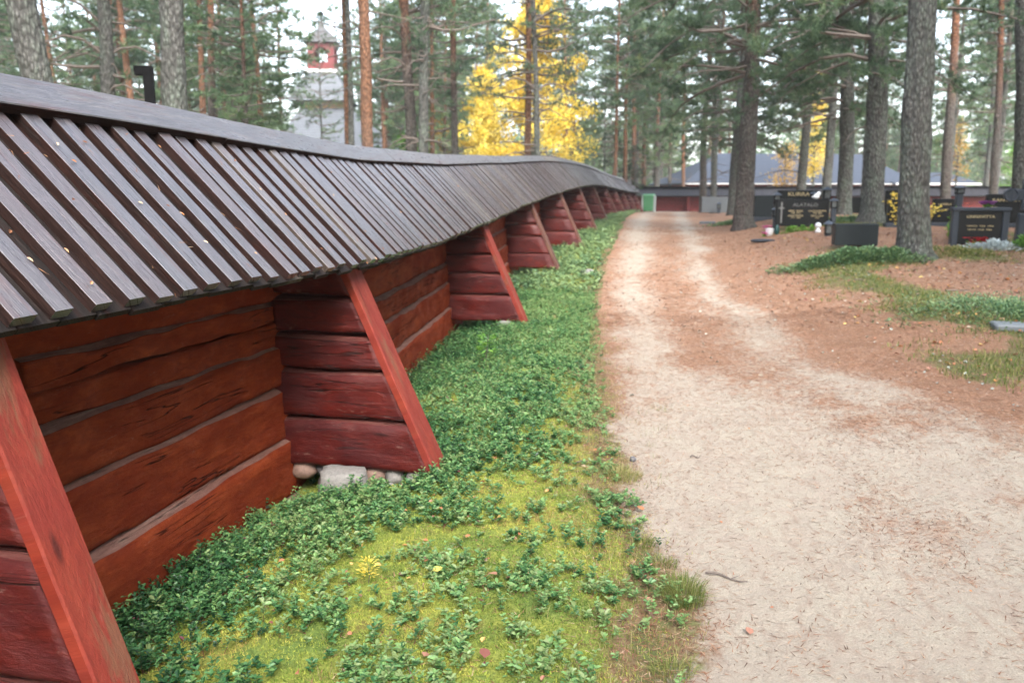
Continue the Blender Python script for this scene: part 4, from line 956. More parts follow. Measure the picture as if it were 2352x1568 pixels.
# distant forest
occ = [at(t[0], t[1]) for t in NT]
FG = 'pines of the forest behind the fence and cemetery'
rf = np.random.default_rng(11); cnt = 0
tm = {b: [trunk_mesh('trunk', .155, 17, M[b], (rf.normal(0, .3), rf.normal(0, .3)), .2, 8, 40 + i, .9) for i in range(2)] for b in ('bark_g', 'bark_m', 'bark_o')}
BW = {'bark_g': 'grey', 'bark_m': 'reddish grey', 'bark_o': 'orange'}
def far_tree(x, y, bk, cr, s, label):
    e = empty('pine_tree', (x, y, H1(x, y) - .05), rf.uniform(0, 6.28), label, 'tree', FG)
    a = mobj('trunk', tm[bk][int(rf.integers(2))], e); a.scale = (s * rf.uniform(.8, 1.25),) * 2 + (s,)
    c = mobj('crown', CR[cr], e); k = {'far': 17, 'low': 14, 'hig': 18, 'bus': 5.5}[cr[:3]]; c.scale = (s, s, s * 17 / k)
ZONES = [(40, 'at the left picture edge'), (150, 'just right of the thick left-edge pine'), (280, 'between the two left grey pines'), (370, 'near the black lamp post'), (470, 'right of the thick lichened trunk'),
 (560, 'right of the close trunk pair'), (660, 'behind the pale bushy pine'), (760, 'beside the bell turret'), (860, 'right of the bell turret'), (960, 'left of the brown rough pine'), (1050, 'between brown pine and yellow tree'),
 (1200, 'behind the left half of the yellow tree'), (1400, 'behind the right half of the yellow tree'), (1480, 'above the fence end'), (1600, 'above the green bin'), (1720, 'left of the roadside pine'), (1830, 'above the lettered black headstones'),
 (1940, 'right of the lettered black headstones'), (2040, 'behind the wide-footed pine'), (2130, 'behind the biggest pine'), (2220, 'right of the biggest pine'), (2300, 'above the slab-topped grave'), (9999, 'at the right picture edge')]
for i in range(1600):
    if cnt >= 128: break
    D = 34 + 64 * rf.random() ** .8; px = rf.uniform(-120, 2470)
    if 650 < px < 850 and D < 76: continue
    if 560 < px < 900 and D < 60 and rf.random() < .4: continue
    if 1040 < px < 1400 and D < 58: continue
    if 1440 < px < 1620 and D < 57: continue
    if 1560 < px < 2230 and 50 < D < 84: continue
    if 2190 < px < 2330 and rf.random() < .55: continue
    if 1440 < px < 2400 and D < 40: continue
    x, y = at(px, D)
    if any((x - a) ** 2 + (y - b) ** 2 < 2.6 for a, b in occ): continue
    occ.append((x, y)); bk = ['bark_g', 'bark_m', 'bark_o'][int(rf.integers(3))]
    cr = ['far0', 'far1', 'far2', 'low0', 'low1', 'low2', 'high0'][int(rf.choice(7, p=[.14, .12, .08, .24, .22, .17, .03]))]
    sc_ = rf.uniform(.85, 1.15); zone = next(t for a, t in ZONES if px < a)
    far_tree(x, y, bk, cr, sc_, '%s %s pine %s, %s' % ('stout' if sc_ > 1.02 else 'slender', BW[bk], zone, 'nearest row' if D < 50 else ('middle distance' if D < 66 else ('far back' if D < 82 else 'farthest row')))); cnt += 1
for i in range(38):
    px = rf.choice([rf.uniform(-60, 1060), rf.uniform(1380, 2400)]); D = rf.uniform(30, 85)
    if 600 < px < 860 and D < 72: continue
    if px > 1400 and D < 84: D = rf.uniform(84, 98)
    x, y = at(px, D); e = empty('young_pine', (x, y, H1(x, y)), rf.uniform(0, 6), 'bushy young pine %s, %s' % (next(t for a, t in ZONES if px < a), 'nearer' if D < 58 else ('deeper in' if D < 90 else 'deepest in')), 'tree', 'young pines of the undergrowth')
    s = rf.uniform(.7, 1.5); c = mobj('crown', CR['bush%d' % int(rf.integers(2))], e); c.scale = (s, s, s); a = mobj('trunk', tm['bark_m'][0], e); a.scale = (.35, .35, .3 * s)
# the forest mass behind everything that can be told apart
mbf = MB(); rq = np.random.default_rng(31)
for i in range(120):
    D = rq.uniform(98, 150); px = rq.uniform(-250, 2600); x, y = at(px, D)
    if 690 < px < 780 and D < 120: continue
    z = H1(x, y); Ht = rq.uniform(7, 12.5); tube(mbf, [(x, y, z - .3), (x, y, z + Ht * .5), (x, y, z + Ht)], [.17, .12, .03], 5, 0)
    n = 520; t = rq.random(n) ** .85; zz_ = z + Ht * (.14 + .86 * t); az = rq.uniform(0, 6.28, n); Rr = 3.0 * np.sqrt(1 - t ** 1.7) * rq.uniform(.1, 1.1, n)
    cl_ = np.stack([x + np.cos(az) * Rr, y + np.sin(az) * Rr, zz_], 1); cl_[:, 2] = np.round(cl_[:, 2] / .8) * .8 + rq.normal(0, .12, n)
    d = rq.normal(0, 1, (n, 3)); d /= np.linalg.norm(d, axis=1)[:, None]; blades(mbf, cl_ - d * .2, cl_ + d * .55, .26, 1, np.clip(rq.normal(.5, .25, n), 0, 1))
for i in range(95):    # the same wood goes on behind and beside the viewer
    an = rq.uniform(math.radians(28), math.radians(302)); dd = rq.uniform(13, 75) if i > 35 else rq.uniform(11, 30)
    x, y = math.sin(an) * dd, math.cos(an) * dd
    if abs(x - 1) < 3.5 and y < 0: continue
    z = 0.; Ht = rq.uniform(13, 18); tube(mbf, [(x, y, z - .3), (x, y, z + Ht * .5), (x, y, z + Ht)], [.18, .13, .03], 5, 0)
    n = 1300; t = rq.random(n) ** .85; zz_ = z + Ht * (.2 + .8 * t); az = rq.uniform(0, 6.28, n); Rr = 3.0 * np.sqrt(1 - t ** 1.7) * rq.uniform(.1, 1.1, n)
    cl_ = np.stack([x + np.cos(az) * Rr, y + np.sin(az) * Rr, zz_], 1); cl_[:, 2] = np.round(cl_[:, 2] / .7) * .7 + rq.normal(0, .12, n)
    d = rq.normal(0, 1, (n, 3)); d /= np.linalg.norm(d, axis=1)[:, None]; blades(mbf, cl_ - d * .2, cl_ + d * .5, .2, 1, np.clip(rq.normal(.5, .25, n), 0, 1))
tag(mbf.build('distant_forest', [M['bark_m'], M['needlesL']]), 'far green forest mass behind the pines', 'forest', None, 'stuff')
# the bushy pale pine left of the church
x, y = at(590, 27); add_tree(x, y, .11, 9, 'bark_m', 'low0', 'pale green bushy pine with a curved pinkish branch left of the church roof', None, 401, (0, 0), .95)
x, y = at(668, 50); add_tree(x, y, .11, 15, 'bark_m', 'mid1', 'loose branched pine before the left side of the church roof', None, 405, (0, 0), 1.)
x, y = at(756, 44); add_tree(x, y, .07, 10, 'bark_g', 'mid0', 'thin sparse pine in front of the church tower', None, 406, (0, 0), .8)
x, y = at(520, 40); add_tree(x, y, .12, 11, 'bark_m', 'low1', 'soft green pine rising behind the close trunk pair', None, 402, (0, 0), 1.)
x, y = at(1405, 50); add_tree(x, y, .1, 5.2, 'bark_g', 'spruce', 'dark green young spruce above the end of the fence', None, 403, name='spruce_tree')
x, y = at(1450, 56); add_tree(x, y, .1, 4.2, 'bark_g', 'spruce', 'smaller dark green spruce above the far wall end', None, 404, name='spruce_tree')

# deciduous trees in autumn colour
def leafy_tree(name, x, y, Ht, Rm, z0, n, L, mat, label, seed, prof=None, gap=.45):
    z = H1(x, y); e = empty(name, (x, y, z), 0, label, 'tree'); r = np.random.default_rng(seed)
    mobj('trunk', trunk_mesh('trunk', .012 * Ht + .02, Ht * .97, M['bark_g'], (0, 0), .2, 10, seed), e)
    mb = MB(); C_ = []
    for i in range(int(Ht * 11)):
        t = r.random() ** .8; zz_ = z0 + (Ht - z0) * t; R_ = Rm * ((1 - t) ** .7 * (.55 + .45 * min(1, t / .12))) * r.uniform(.5, 1.1) + .15; az = r.uniform(0, 6.28)
        P = [(0, 0, zz_ - .25 * R_), (math.cos(az) * R_ * .55, math.sin(az) * R_ * .55, zz_ + .05 * R_), (math.cos(az) * R_, math.sin(az) * R_, zz_ + .12 * R_)]
        tube(mb, P, [.022, .012, .004], 4, 0)
        for u in r.uniform(.35, 1.08, 5): C_.append((math.cos(az) * R_ * u + r.normal(0, .12), math.sin(az) * R_ * u + r.normal(0, .12), zz_ + .1 * R_ * u + r.normal(0, .12)))
    C_ = np.array(C_); k = r.integers(0, len(C_), n); P = C_[k] + r.normal(0, .22, (n, 3)) * np.array([1, 1, .75])
    d = r.normal(0, 1, (n, 3)); d[:, 2] -= .4
    s = r.uniform(.6, 1.3, n); leaves(mb, P, d, r.normal(0, 1, (n, 3)) + np.array([0, 0, .6]), L * s, L * s * .8, 1, np.clip(vnoise(C_[k][:, 0] * 1.3, C_[k][:, 2] * 1.3, seed) + r.normal(0, .15, n), 0, 1))
    mobj('crown', mb.mesh('crown', [M['twig'], M[mat]]), e); return e
x, y = at(1225, 45); leafy_tree('yellow_tree', x, y, 11.2, 4.7, .5, 24000, .13, 'yellow', 'large bright yellow autumn tree rising behind the fence roof', 501)
x, y = at(1110, 52); leafy_tree('yellow_tree', x, y, 8.5, 1.9, .8, 11000, .13, 'yellow', 'smaller yellow tree top on the left side of the large yellow one', 502)
x, y = at(955, 46); leafy_tree('birch_tree', x, y, 4.2, 1.8, .4, 6000, .10, 'fresh', 'bright green leafy bush low behind the brown and grey trunks', 503)
x, y = at(1010, 50); leafy_tree('yellow_tree', x, y, 5.5, 1.3, .4, 3500, .10, 'ochre', 'small ochre tree seen between trunks left of the yellow one', 504)
x, y = at(1848, 62); leafy_tree('yellow_tree', x, y, 9.5, .9, 2.5, 4000, .12, 'yellow', 'narrow yellow tree behind the hall roof right of centre', 505)
x, y = at(1785, 56); leafy_tree('ochre_tree', x, y, 4.2, 1.4, .5, 1300, .10, 'ochre', 'ochre orange small tree before the blue grey hall roof', 506)
x, y = at(2168, 60); leafy_tree('ochre_tree', x, y, 6.0, .7, 2.0, 900, .11, 'ochre', 'orange tree strip right of the biggest pine', 507)
x, y = at(2300, 75); leafy_tree('birch_tree', x, y, 5.5, 2.6, .4, 6000, .13, 'fresh', 'pale green leafy thicket between trunks at the far right', 508)
x, y = 4.05, 17.3; z = H1(x, y); e = empty('yellow_sapling', (x, y, z), 0, 'thin sapling with sparse bright yellow leaves behind the biggest pine', 'sapling')
mb = MB(); r5 = np.random.default_rng(9); CC = []
for (tx, tz) in ((-.38, .62), (-.30, .45), (-.25, .30), (.1, .75), (.34, .52), (.45, .50), (.40, .34), (-.1, .6), (-.33, .78), (.48, .46)):
    tube(mb, [(0, 0, max(0, tz - .42)), (tx * .5, .03, tz - .15), (tx, .05, tz)], [.008, .005, .002], 4, 0)
    for u in r5.uniform(.5, 1.1, 22): CC.append((tx * u + r5.normal(0, .035), r5.normal(.03, .06), tz - (1 - u) * .3 + r5.normal(0, .025)))
tube(mb, [(0, 0, 0), (.01, 0, .4), (.0, .01, .8)], [.012, .009, .004], 5, 0); mb.build('stem', M['twig'], e)
mb = MB(); CC = np.array(CC); n = len(CC); leaves(mb, CC, r5.normal(0, 1, (n, 3)) * [1, 1, .3], np.tile([0, -.5, 1.], (n, 1)), .055, .045, 0); mb.build('foliage', M['yellow'], e)

# ------------------------------------------------------------------ buildings
def slab(mb, pts, th=.12, mat=0):
    P = np.array(pts, float); n = len(P); nr = np.cross(P[1] - P[0], P[2] - P[0]); nr /= np.linalg.norm(nr)
    if nr[2] < 0: P = P[::-1]; nr = -nr
    V = np.concatenate([P, P - nr * th]); F = [[i, n + i, n + (i + 1) % n, (i + 1) % n] for i in range(n)]
    mb.add(V, [np.array(F), np.array([list(range(n)), list(range(2 * n - 1, n - 1, -1))])], mat, None, V.copy())
# far red fence crossing the road end
far = empty('roofed_wall', (-3.9, 53.6, H1(-3.9, 53.6)), 0, 'low red wall with dark board roof crossing the far end of the road', 'fence')
Lf = 34.0; ang = math.radians(4.0)
far.rotation_euler = (0, 0, ang)
mb = MB(); box(mb, (Lf / 2, .3, .50), (Lf, .16, 1.15), .01)
for k in range(1, 5): box(mb, (Lf / 2, .205, .05 + k * .21), (Lf, .03, .012), 0, 1)
mb.build('wall', [M['redwall'], M['stub']], far)
mb = MB()
for s in (-1, 1): slab(mb, [(-.1, .3 + s * .62, .98), (Lf, .3 + s * .62, .98), (Lf, .3, 1.50), (-.1, .3, 1.50)], .06)
for k in range(int(Lf / .3)): slab(mb, [(k * .3, .3 - .64, .99), (k * .3 + .15, .3 - .64, .99), (k * .3 + .15, .3, 1.53), (k * .3, .3, 1.53)], .03)
mb.build('roof', M['farroof'], far)
mb = MB(); box(mb, (Lf / 2, .22, 1.52), (Lf + .1, .26, .05), .01, 0); mb.build('ridge_board', M['blackmetal'], far)
for k in range(6): 
    mb = MB(); box(mb, (3.5 + k * 5.2, .12, .45), (.18, .34, 1.1), .02); mb.build('buttress', M['redwall'], far)
# hall
hx, hy = at(1560, 66); hx2, hy2 = at(2215, 69); hv = np.array([hx2 - hx, hy2 - hy]); hl = float(np.linalg.norm(hv)); ha = math.atan2(hv[1], hv[0])
hall = empty('hall_building', (hx, hy, H1(hx, hy)), ha, 'red hall with wide blue grey hipped roof beyond the cemetery wall', 'building')
mb = MB(); box(mb, (hl / 2, 5, 1.0), (hl - 1.2, 9, 2.1), .02); mb.build('wall', M['redwall'], hall)
e0 = 1.95; rz_ = 4.5
mb = MB(); A_ = (0, 0, e0); B_ = (hl * .80, 0, e0); C2 = (hl * .80 - 2.5, 5, rz_); D_ = (4.6, 5, rz_); E_ = (0, 10, e0); F_ = (hl * .80, 10, e0)
slab(mb, [A_, B_, C2, D_], .14); slab(mb, [F_, E_, D_, C2], .14); slab(mb, [E_, A_, D_], .14); slab(mb, [B_, F_, C2], .14)
slab(mb, [(hl * .7, -.5, e0 + .0), (hl, -.5, e0), (hl, 4.0, e0 + 1.0), (hl * .7, 4.0, e0 + 1.0)], .12)
mb.build('roof', M['hallroof'], hall)
mb = MB(); box(mb, (hl * .40, -.03, e0 - .04), (hl * .80, .08, .08), .01); box(mb, (hl * .85, -.55, e0 - .04), (hl * .3, .06, .16), .01); mb.build('eave_board', M['whitetrim'], hall)
for k in range(7):
    f = MB(); box(f, (2.4 + k * 2.6, .47, 1.25), (1.1, .1, 1.0), .02); fo = f.build('window', M['whitetrim'], hall)
    g_ = MB(); box(g_, (2.4 + k * 2.6, .41, 1.25), (.9, .05, .82), .005); g_.build('pane', M['glass'], fo)
# church
cx_, cy_ = at(735, 70)
ch = empty('church', (cx_, cy_, H1(cx_, cy_)), math.radians(16), 'wooden church with grey shingled roofs and small red open bell turret', 'church'); ch.scale = (.96, .96, .935)
def ngon_roof(mb, n, r0, r1, z0, z1, rot=0, th=0):
    a = np.arange(n) * 2 * math.pi / n + rot; V = np.concatenate([np.stack([r0 * np.cos(a), r0 * np.sin(a), np.full(n, z0)], 1), np.stack([r1 * np.cos(a), r1 * np.sin(a), np.full(n, z1)], 1)])
    mb.add(V, [np.array([[i, (i + 1) % n, n + (i + 1) % n, n + i] for i in range(n)]), np.array([list(range(n - 1, -1, -1)), list(range(n, 2 * n))])])
q4 = math.pi / 4; s2_ = math.sqrt(2)
mb = MB(); box(mb, (2.0, 4, 2.4), (8.5, 10, 4.9), .02); mb.build('wall', M['ochrewall'], ch)
mb = MB(); slab(mb, [(-3.6, -2.0, 4.6), (8.2, -2.0, 4.6), (2.6, 1.9, 9.1), (-1.0, 1.9, 9.1)], .15); slab(mb, [(-3.6, 9, 4.6), (-3.6, -2.0, 4.6), (-1.0, 1.9, 9.1), (-1.0, 6, 9.1)], .15)
slab(mb, [(8.2, -2, 4.6), (8.2, 9, 4.6), (2.6, 6, 9.1), (2.6, 1.9, 9.1)], .15)
mb.build('nave_roof', M['shingle'], ch)
mb = MB(); box(mb, (2.3, -2.03, 4.52), (12.0, .1, .16), .01); mb.build('eave_board', M['blackmetal'], ch)
mb = MB(); box(mb, (1.0, 3.4, 8.6), (3.6, 3.6, 1.6), .02); mb.build('tower_wall', M['ochrewall'], ch)
mb = MB(); ngon_roof(mb, 4, 3.15 * s2_ * .86, 1.35 * s2_ * .92, 9.35, 11.9, q4); mr = mb.build('tower_roof', M['shingle'], ch)
mr.location = (.6, 3.4, 0)
mb = MB(); box(mb, (.6, 3.4, 12.02), (2.75, 2.75, .32), .03); mb.build('white_ledge', M['whitetrim'], ch)
# belfry with arched openings on four sides
mb = MB(); bw = 2.25; z0_, z1_ = 12.18, 14.55
def arch_side(mb, rot):
    ow = .56; base = .62; spring = 1.38; pts = [(-ow, base)] + [(-ow * math.cos(a), spring + ow * math.sin(a)) for a in np.linspace(0, math.pi, 11)] + [(ow, base)]
    n = len(pts); hw = bw / 2; Ht_ = z1_ - z0_
    def out(p):
        x, z = p
        if z <= base + 1e-6: return (x * hw / ow * 1.0, 0)
        f = min(1, (z - base) / .8)
        return (max(-hw, min(hw, x / ow * hw * (1 if abs(x) > .97 * ow else 1))), Ht_ if z > spring + .1 else Ht_ * (z - 0) / (spring + .1) )
    inn = [(-ow, base)] + pts[1:-1] + [(ow, base)]
    outp = [(-hw, 0)] + [(-hw + 2 * hw * i / (n - 3), Ht_) if 0 < i < n - 3 else ((-hw, Ht_) if i == 0 else (hw, Ht_)) for i in range(n - 2)] + [(hw, 0)]
    V = []
    for yy in (-bw / 2, -bw / 2 + .14):
        for p in inn: V.append((p[0], yy, p[1] + z0_))
        for p in outp: V.append((p[0], yy, p[1] + z0_))
    V = np.array(V); F = []
    for b_, fl in ((0, 1), (2 * n, -1)):
        for i in range(n - 1): F.append([b_ + i, b_ + i + 1, b_ + n + i + 1, b_ + n + i][::fl])
        F.append([b_ + n - 1, b_ + 0, b_ + n, b_ + 2 * n - 1][::fl])
    for i in range(n - 1): F.append([i, 2 * n + i, 2 * n + i + 1, i + 1])
    F.append([n - 1, 3 * n - 1, 2 * n, 0])
    c_, s_ = math.cos(rot), math.sin(rot); V = np.stack([V[:, 0] * c_ - V[:, 1] * s_ + .6, V[:, 0] * s_ + V[:, 1] * c_ + 3.4, V[:, 2]], 1)
    mb.add(V, np.array(F), 0, None, V)
for k in range(4): arch_side(mb, k * math.pi / 2)
mb.build('bell_turret', simple('turret_red_paint', (.13, .014, .014), .6, 0, .15), ch)
mb = MB(); ngon_roof(mb, 4, 1.5 * s2_, .95 * s2_, 14.5, 15.3, q4); ngon_roof(mb, 4, .95 * s2_, .34 * s2_, 15.3, 15.75, q4); ngon_roof(mb, 4, .34 * s2_, .12, 15.75, 16.6, q4); mo_ = mb.build('turret_roof', M['shingled'], ch); mo_.location = (.6, 3.4, 0)
mb = MB(); lathe(mb, [(.05, 16.5), (.06, 16.85), (.2, 16.95), (.24, 17.1), (.18, 17.25), (.05, 17.35), (.03, 18.3), (.01, 18.4)], (.6, 3.4, 0), 10); mb.build('finial', M['blackmetal'], ch)

# black lamp post with a head like a seven, behind the fence
x, y = pix(346, 240, 8.6)[:2].tolist(); lp = empty('lamp_post', (x, y, H1(x, y)), YAW + .28, 'black square lamp post with a short head to the left behind the fence', 'lamp post')
mb = MB(); box(mb, (0, 0, 1.38), (.095, .095, 2.86), .004); mb.build('post', M['blackmetal'], lp)
mb = MB(); box(mb, (-.085, 0, 2.765), (.085, .085, .09), .004); mb.build('lamp_head', M['blackmetal'], lp)
x, y = at(1417, 40); pp = empty('red_post', (x - 1.2, y, H1(x - 1.2, y)), 0, 'small red post with black cap peeping over the fence end', 'post')
mb = MB(); box(mb, (0, 0, .9), (.26, .26, 1.9), .01); mb.build('post', M['redwall'], pp)
mb = MB(); box(mb, (0, 0, 1.93), (.42, .42, .14), .04, taper=(.7, .7)); mb.build('cap', M['blackmetal'], pp)

# green bin
x, y = at(1483, 51.2); z = H1(x, y); bn = empty('wheelie_bin', (x, y, z), math.radians(-6), 'green wheeled rubbish bin with light green lid beside the far wall', 'bin')
mb = MB(); box(mb, (0, 0, .52), (.56, .60, .92), .03, taper=(1.14, 1.12)); mb.build('body', M['binbody'], bn)
mb = MB(); box(mb, (0, -.01, 1.03), (.74, .74, .10), .045, taper=(.9, .9)); mb.build('lid', M['binlid'], bn)
for s in (-1, 1):
    mb = MB(); box(mb, (s * .36, -.05, .5), (.09, .5, .98), .02); mb.build('side_rail', M['bingrey'], bn)
    mb = MB(); lathe(mb, [(.02, -.03), (.1, -.03), (.1, .03), (.02, .03)], (0, 0, 0), 14); w_ = mb.build('wheel', M['blackmetal'], bn); w_.location = (s * .26, .28, .1); w_.rotation_euler = (0, math.pi / 2, 0)

# ------------------------------------------------------------------ graves
def text_part(parent, s, size, loc, mat, name='inscription', ext=.0035, sx=1., ang=0.):
    c = bpy.data.curves.new('t', 'FONT'); c.body = s; c.size = size; c.extrude = ext; c.align_x = 'CENTER'; c.align_y = 'CENTER'
    t = bpy.data.objects.new('t', c); SC.collection.objects.link(t); bpy.context.view_layer.update()
    me = bpy.data.meshes.new_from_object(t.evaluated_get(bpy.context.evaluated_depsgraph_get())); bpy.data.objects.remove(t)
    me.materials.clear(); me.materials.append(M[mat]); o = mobj(name, me, parent); o.location = loc; o.rotation_euler = (math.pi / 2, 0, 0); o.scale = (sx, 1, 1); return o
def grave(x, y, rz, w, h, d, mat, label, bev=.012, base=True, group='headstones in the cemetery', taper=(1, 1)):
    z = H1(x, y); e = empty('headstone', (x, y, z), rz, label, 'headstone', group)
    mb = MB(); box(mb, (0, 0, h / 2 + .03), (w, d, h), bev, taper=taper); mb.build('stone', M[mat], e)
    if base:
        mb = MB(); box(mb, (0, 0, .0), (w * 1.12, d * 1.9, .16), .01); mb.build('plinth', M['greyd'] if mat != 'grey' else M['grey'], e)
    return e
g1 = grave(1.2, 47.3, .05, 1.65, .85, .4, 'grey', 'wide grey granite block at the roadside below the far wall', base=False)
g2 = grave(2.05, 25.0, .1, .78, .66, .22, 'dark', 'dark green grey headstone partly behind the roadside pine')
g3 = grave(2.60, 22.9, .05, 1.05, .62, .18, 'black', 'black headstone with large gold surname standing behind the front one')
g3.location.z += .12
text_part(g3, 'KURRA', .135, (.02, -.093, .545), 'gold', sx=1.25)
g4 = grave(2.33, 19.55, .03, 1.14, .60, .18, 'black', 'wide black headstone with cross and gold columns of names', base=False)
text_part(g4, 'ALATALO', .10, (.06, -.093, .50), 'silverlet', sx=1.2)
mb = MB(); box(mb, (-.44, -.094, .33), (.03, .008, .46), .001); box(mb, (-.44, -.094, .43), (.12, .0076, .026), .001); mb.build('cross_relief', M['silverlet'], g4)
for cx2 in (-.16, .30):
    for zz2, sz in ((.37, .050), (.325, .040), (.265, .050), (.22, .040)):
        text_part(g4, {-.16: {.37: 'EINO  ELIAS', .325: '1908  1976', .265: 'AINO MARIA', .22: '1912  1998'}, .30: {.37: 'OLAVI JUHANI', .325: '1938  2001', .265: 'EEVA LIISA', .22: '1941'}}[cx2][zz2], sz, (cx2 + .02, -.093, zz2), 'gold', sx=1.15)
g5 = grave(2.72, 15.3, .04, .70, .37, .30, 'dark', 'low dark plain grave block behind the green shrub', base=False)
g6 = grave(5.2, 29.0, .0, .62, .52, .16, 'black', 'small plain black headstone between two grey trunks in the distance', base=False)
g7 = grave(5.05, 23.0, -.03, .60, .72, .16, 'black', 'tall black headstone at the back left of the biggest pine')
g8 = grave(4.35, 19.3, -.03, .60, .56, .18, 'black', 'black headstone behind the yellow sapling left of the biggest pine')
g9 = grave(5.28, 19.8, -.06, .42, .56, .16, 'black', 'black headstone with faint gold writing just right of the biggest pine')
text_part(g9, 'LAMPELA', .065, (.02, -.083, .47), 'gold'); text_part(g9, '1921  1987', .035, (.02, -.083, .36), 'gold')
g10 = grave(4.72, 15.5, -.12, .66, .56, .2, 'black', 'black slab-topped grave in front of the stone cross', base=False)
mb = MB(); box(mb, (.0, -.0, .615), (.88, .30, .06), .01); mb.build('top_slab', M['greyd'], g10)
for s in (-1, 1):
    mb = MB(); box(mb, (s * .375, 0, .29), (.10, .24, .60), .012); mb.build('side_pillar', M['greyd'], g10)
text_part(g10, 'LINNAVITTA', .070, (.0, -.104, .49), 'gold', sx=1.05); text_part(g10, 'VEIKKO  1925  1994', .036, (.0, -.104, .335), 'gold', sx=1.3); text_part(g10, 'HELMI  1930  2006', .036, (.0, -.104, .275), 'gold', sx=1.3)
g11 = grave(6.55, 19.6, -.1, .95, .66, .18, 'black', 'wide black headstone with gold surname behind the stone cross')
text_part(g11, 'RANTALA', .09, (-.12, -.093, .56), 'gold', sx=1.3); text_part(g11, 'ARVO\n1919\n1983', .05, (-.34, -.093, .36), 'gold')
x, y = 5.58, 15.9; cr = empty('stone_cross', (x, y, H1(x, y)), -.12, 'grey stone cross with rounded rolled arm ends on a pillar', 'grave cross')
mb = MB(); box(mb, (0, 0, .24), (.30, .20, .56), .02, taper=(.9, .9)); mb.build('pillar', M['greyd'], cr)
mb = MB()
def ring(mb, cx, cz, R, r, y0=0.):
    P = [(cx + R * math.cos(a), y0, cz + R * math.sin(a)) for a in np.linspace(0, 2 * math.pi, 17)]; tube(mb, P, r, 6)
box(mb, (0, 0, .82), (.22, .12, .50), .02); box(mb, (0, .002, .83), (.56, .116, .20), .02)
for cx3, cz3 in ((-.27, .83), (.27, .83), (0, 1.04)):
    lm = MB(); 
    P = [(cx3 + .115 * math.cos(a), cz3 + .115 * math.sin(a)) for a in np.linspace(0, 2 * math.pi, 20, endpoint=False)]
    V = np.array([(px_, -.05, pz_) for px_, pz_ in P] + [(px_, .05, pz_) for px_, pz_ in P]); F = [[i, (i + 1) % 20, 20 + (i + 1) % 20, 20 + i] for i in range(20)]
    mb.add(V, [np.array(F), np.array([list(range(19, -1, -1)), list(range(20, 40))])]); ring(mb, cx3, cz3, .10, .022, -.05); 
mb.build('cross_head', M['greyd'], cr)
# lantern pillars and grave lanterns
def lantern(x, y, h, w, label, post=0., mat='greymetal', name='grave_lantern', zoff=0.):
    z = H1(x, y) + zoff; e = empty(name, (x, y, z), .1, label, 'lantern', 'grave lanterns')
    if post > 0: mb = MB(); box(mb, (0, 0, post / 2), (w * .8, w * .8, post + .04), .008); mb.build('post', M['greyd'], e)
    mb = MB(); box(mb, (0, 0, post + .012), (w, w, .024), .004); 
    for sx in (-1, 1):
        for sy in (-1, 1): box(mb, (sx * w * .42, sy * w * .42, post + h * .38), (w * .09, w * .09, h * .72), .001)
    mb.build('frame', M['blackmetal'], e)
    mb = MB(); box(mb, (0, 0, post + h * .38), (w * .74, w * .74, h * .70), .004); mb.build('glass', M['glass'], e)
    mb = MB(); box(mb, (0, 0, post + h * .84), (w * 1.45, w * 1.45, h * .22), .004, taper=(.30, .30)); lathe(mb, [(w * .12, post + h * .93), (w * .15, post + h * .99), (w * .05, post + h * 1.04)], n=8); mb.build('roof', M[mat], e)
    return e
lantern(1.98, 21.6, .30, .15, 'grey lantern on a pillar left of the gold surname stone', .52)
lantern(1.78, 19.55, .22, .12, 'small lantern with blue grey roof at the left end of the wide black stone', .34)
lantern(3.12, 21.5, .30, .17, 'tall grey lantern with flat roof on a pillar right of the gold surname stone', .55)
lantern(2.86, 21.8, .24, .13, 'lower grey lantern left of the tall one behind the wide black stone', .50)
lantern(2.98, 19.45, .22, .13, 'dark lantern at the right end of the wide black headstone', .38)
lantern(2.58, 17.3, .27, .13, 'hanging style dark lantern with blue roof left of the low grave block', .03)
lantern(1.28, 46.6, .35, .2, 'small lantern against the wide grey roadside block', .25)
lantern(4.88, 17.3, .16, .14, 'blue grey lantern cap on a tall pillar beside the stone cross', .78, 'greymetal')
# small things
x, y = 1.62, 19.0; mb = MB(); lathe(mb, [(.068, 0), (.082, .10), (.09, .15), (.094, .155), (.094, .165), (.08, .165), (.07, .10)], (0, 0, 0), 20); o = mb.build('flower_pot', M['white'], None, True, (x, y, H1(x, y) - .005)); tag(o, 'round white flower pot on needles left of the wide black headstone', 'pot')
x, y = 1.77, 18.95; mb = MB(); lathe(mb, [(.045, 0), (.052, .05), (.052, .16), (.035, .19), (.04, .21), (.01, .22)], (0, 0, 0), 16); o = mb.build('grave_candle', M['jar'], None, True, (x, y, H1(x, y) - .005)); tag(o, 'dark green glass candle beside the white pot', 'candle')
x, y = 2.50, 18.1; fg = empty('grave_candle', (x, y, H1(x, y) - .003), 0, 'white domed candle holder in front of the wide black headstone', 'candle')
mb = MB(); lathe(mb, [(.055, 0), (.06, .03), (.035, .07), (.035, .10)], (0, 0, 0), 16); mb.build('base', M['white'], fg, True)
mb = MB(); lathe(mb, [(.03, .10), (.058, .12), (.062, .15), (.05, .185), (.02, .20), (.01, .205)], (0, 0, 0), 16); mb.build('dome', M['white'], fg, True)
x, y = 2.62, 19.55; mb = MB(); V0 = []
lathe(mb, [(.02, 0), (.06, .02), (.065, .06), (.04, .10), (.01, .12)], (0, 0, 0), 12); lathe(mb, [(.01, .07), (.04, .09), (.045, .12), (.03, .15), (.005, .165)], (.045, 0, 0), 12); box(mb, (-.05, 0, .05), (.09, .05, .03), .01, rz=.1)
o = mb.build('bird_figurine', M['white'], None, True, (x, y, H1(2.33, 19.55) + .63)); tag(o, 'white bird figurine perched on the wide black headstone', 'figurine')
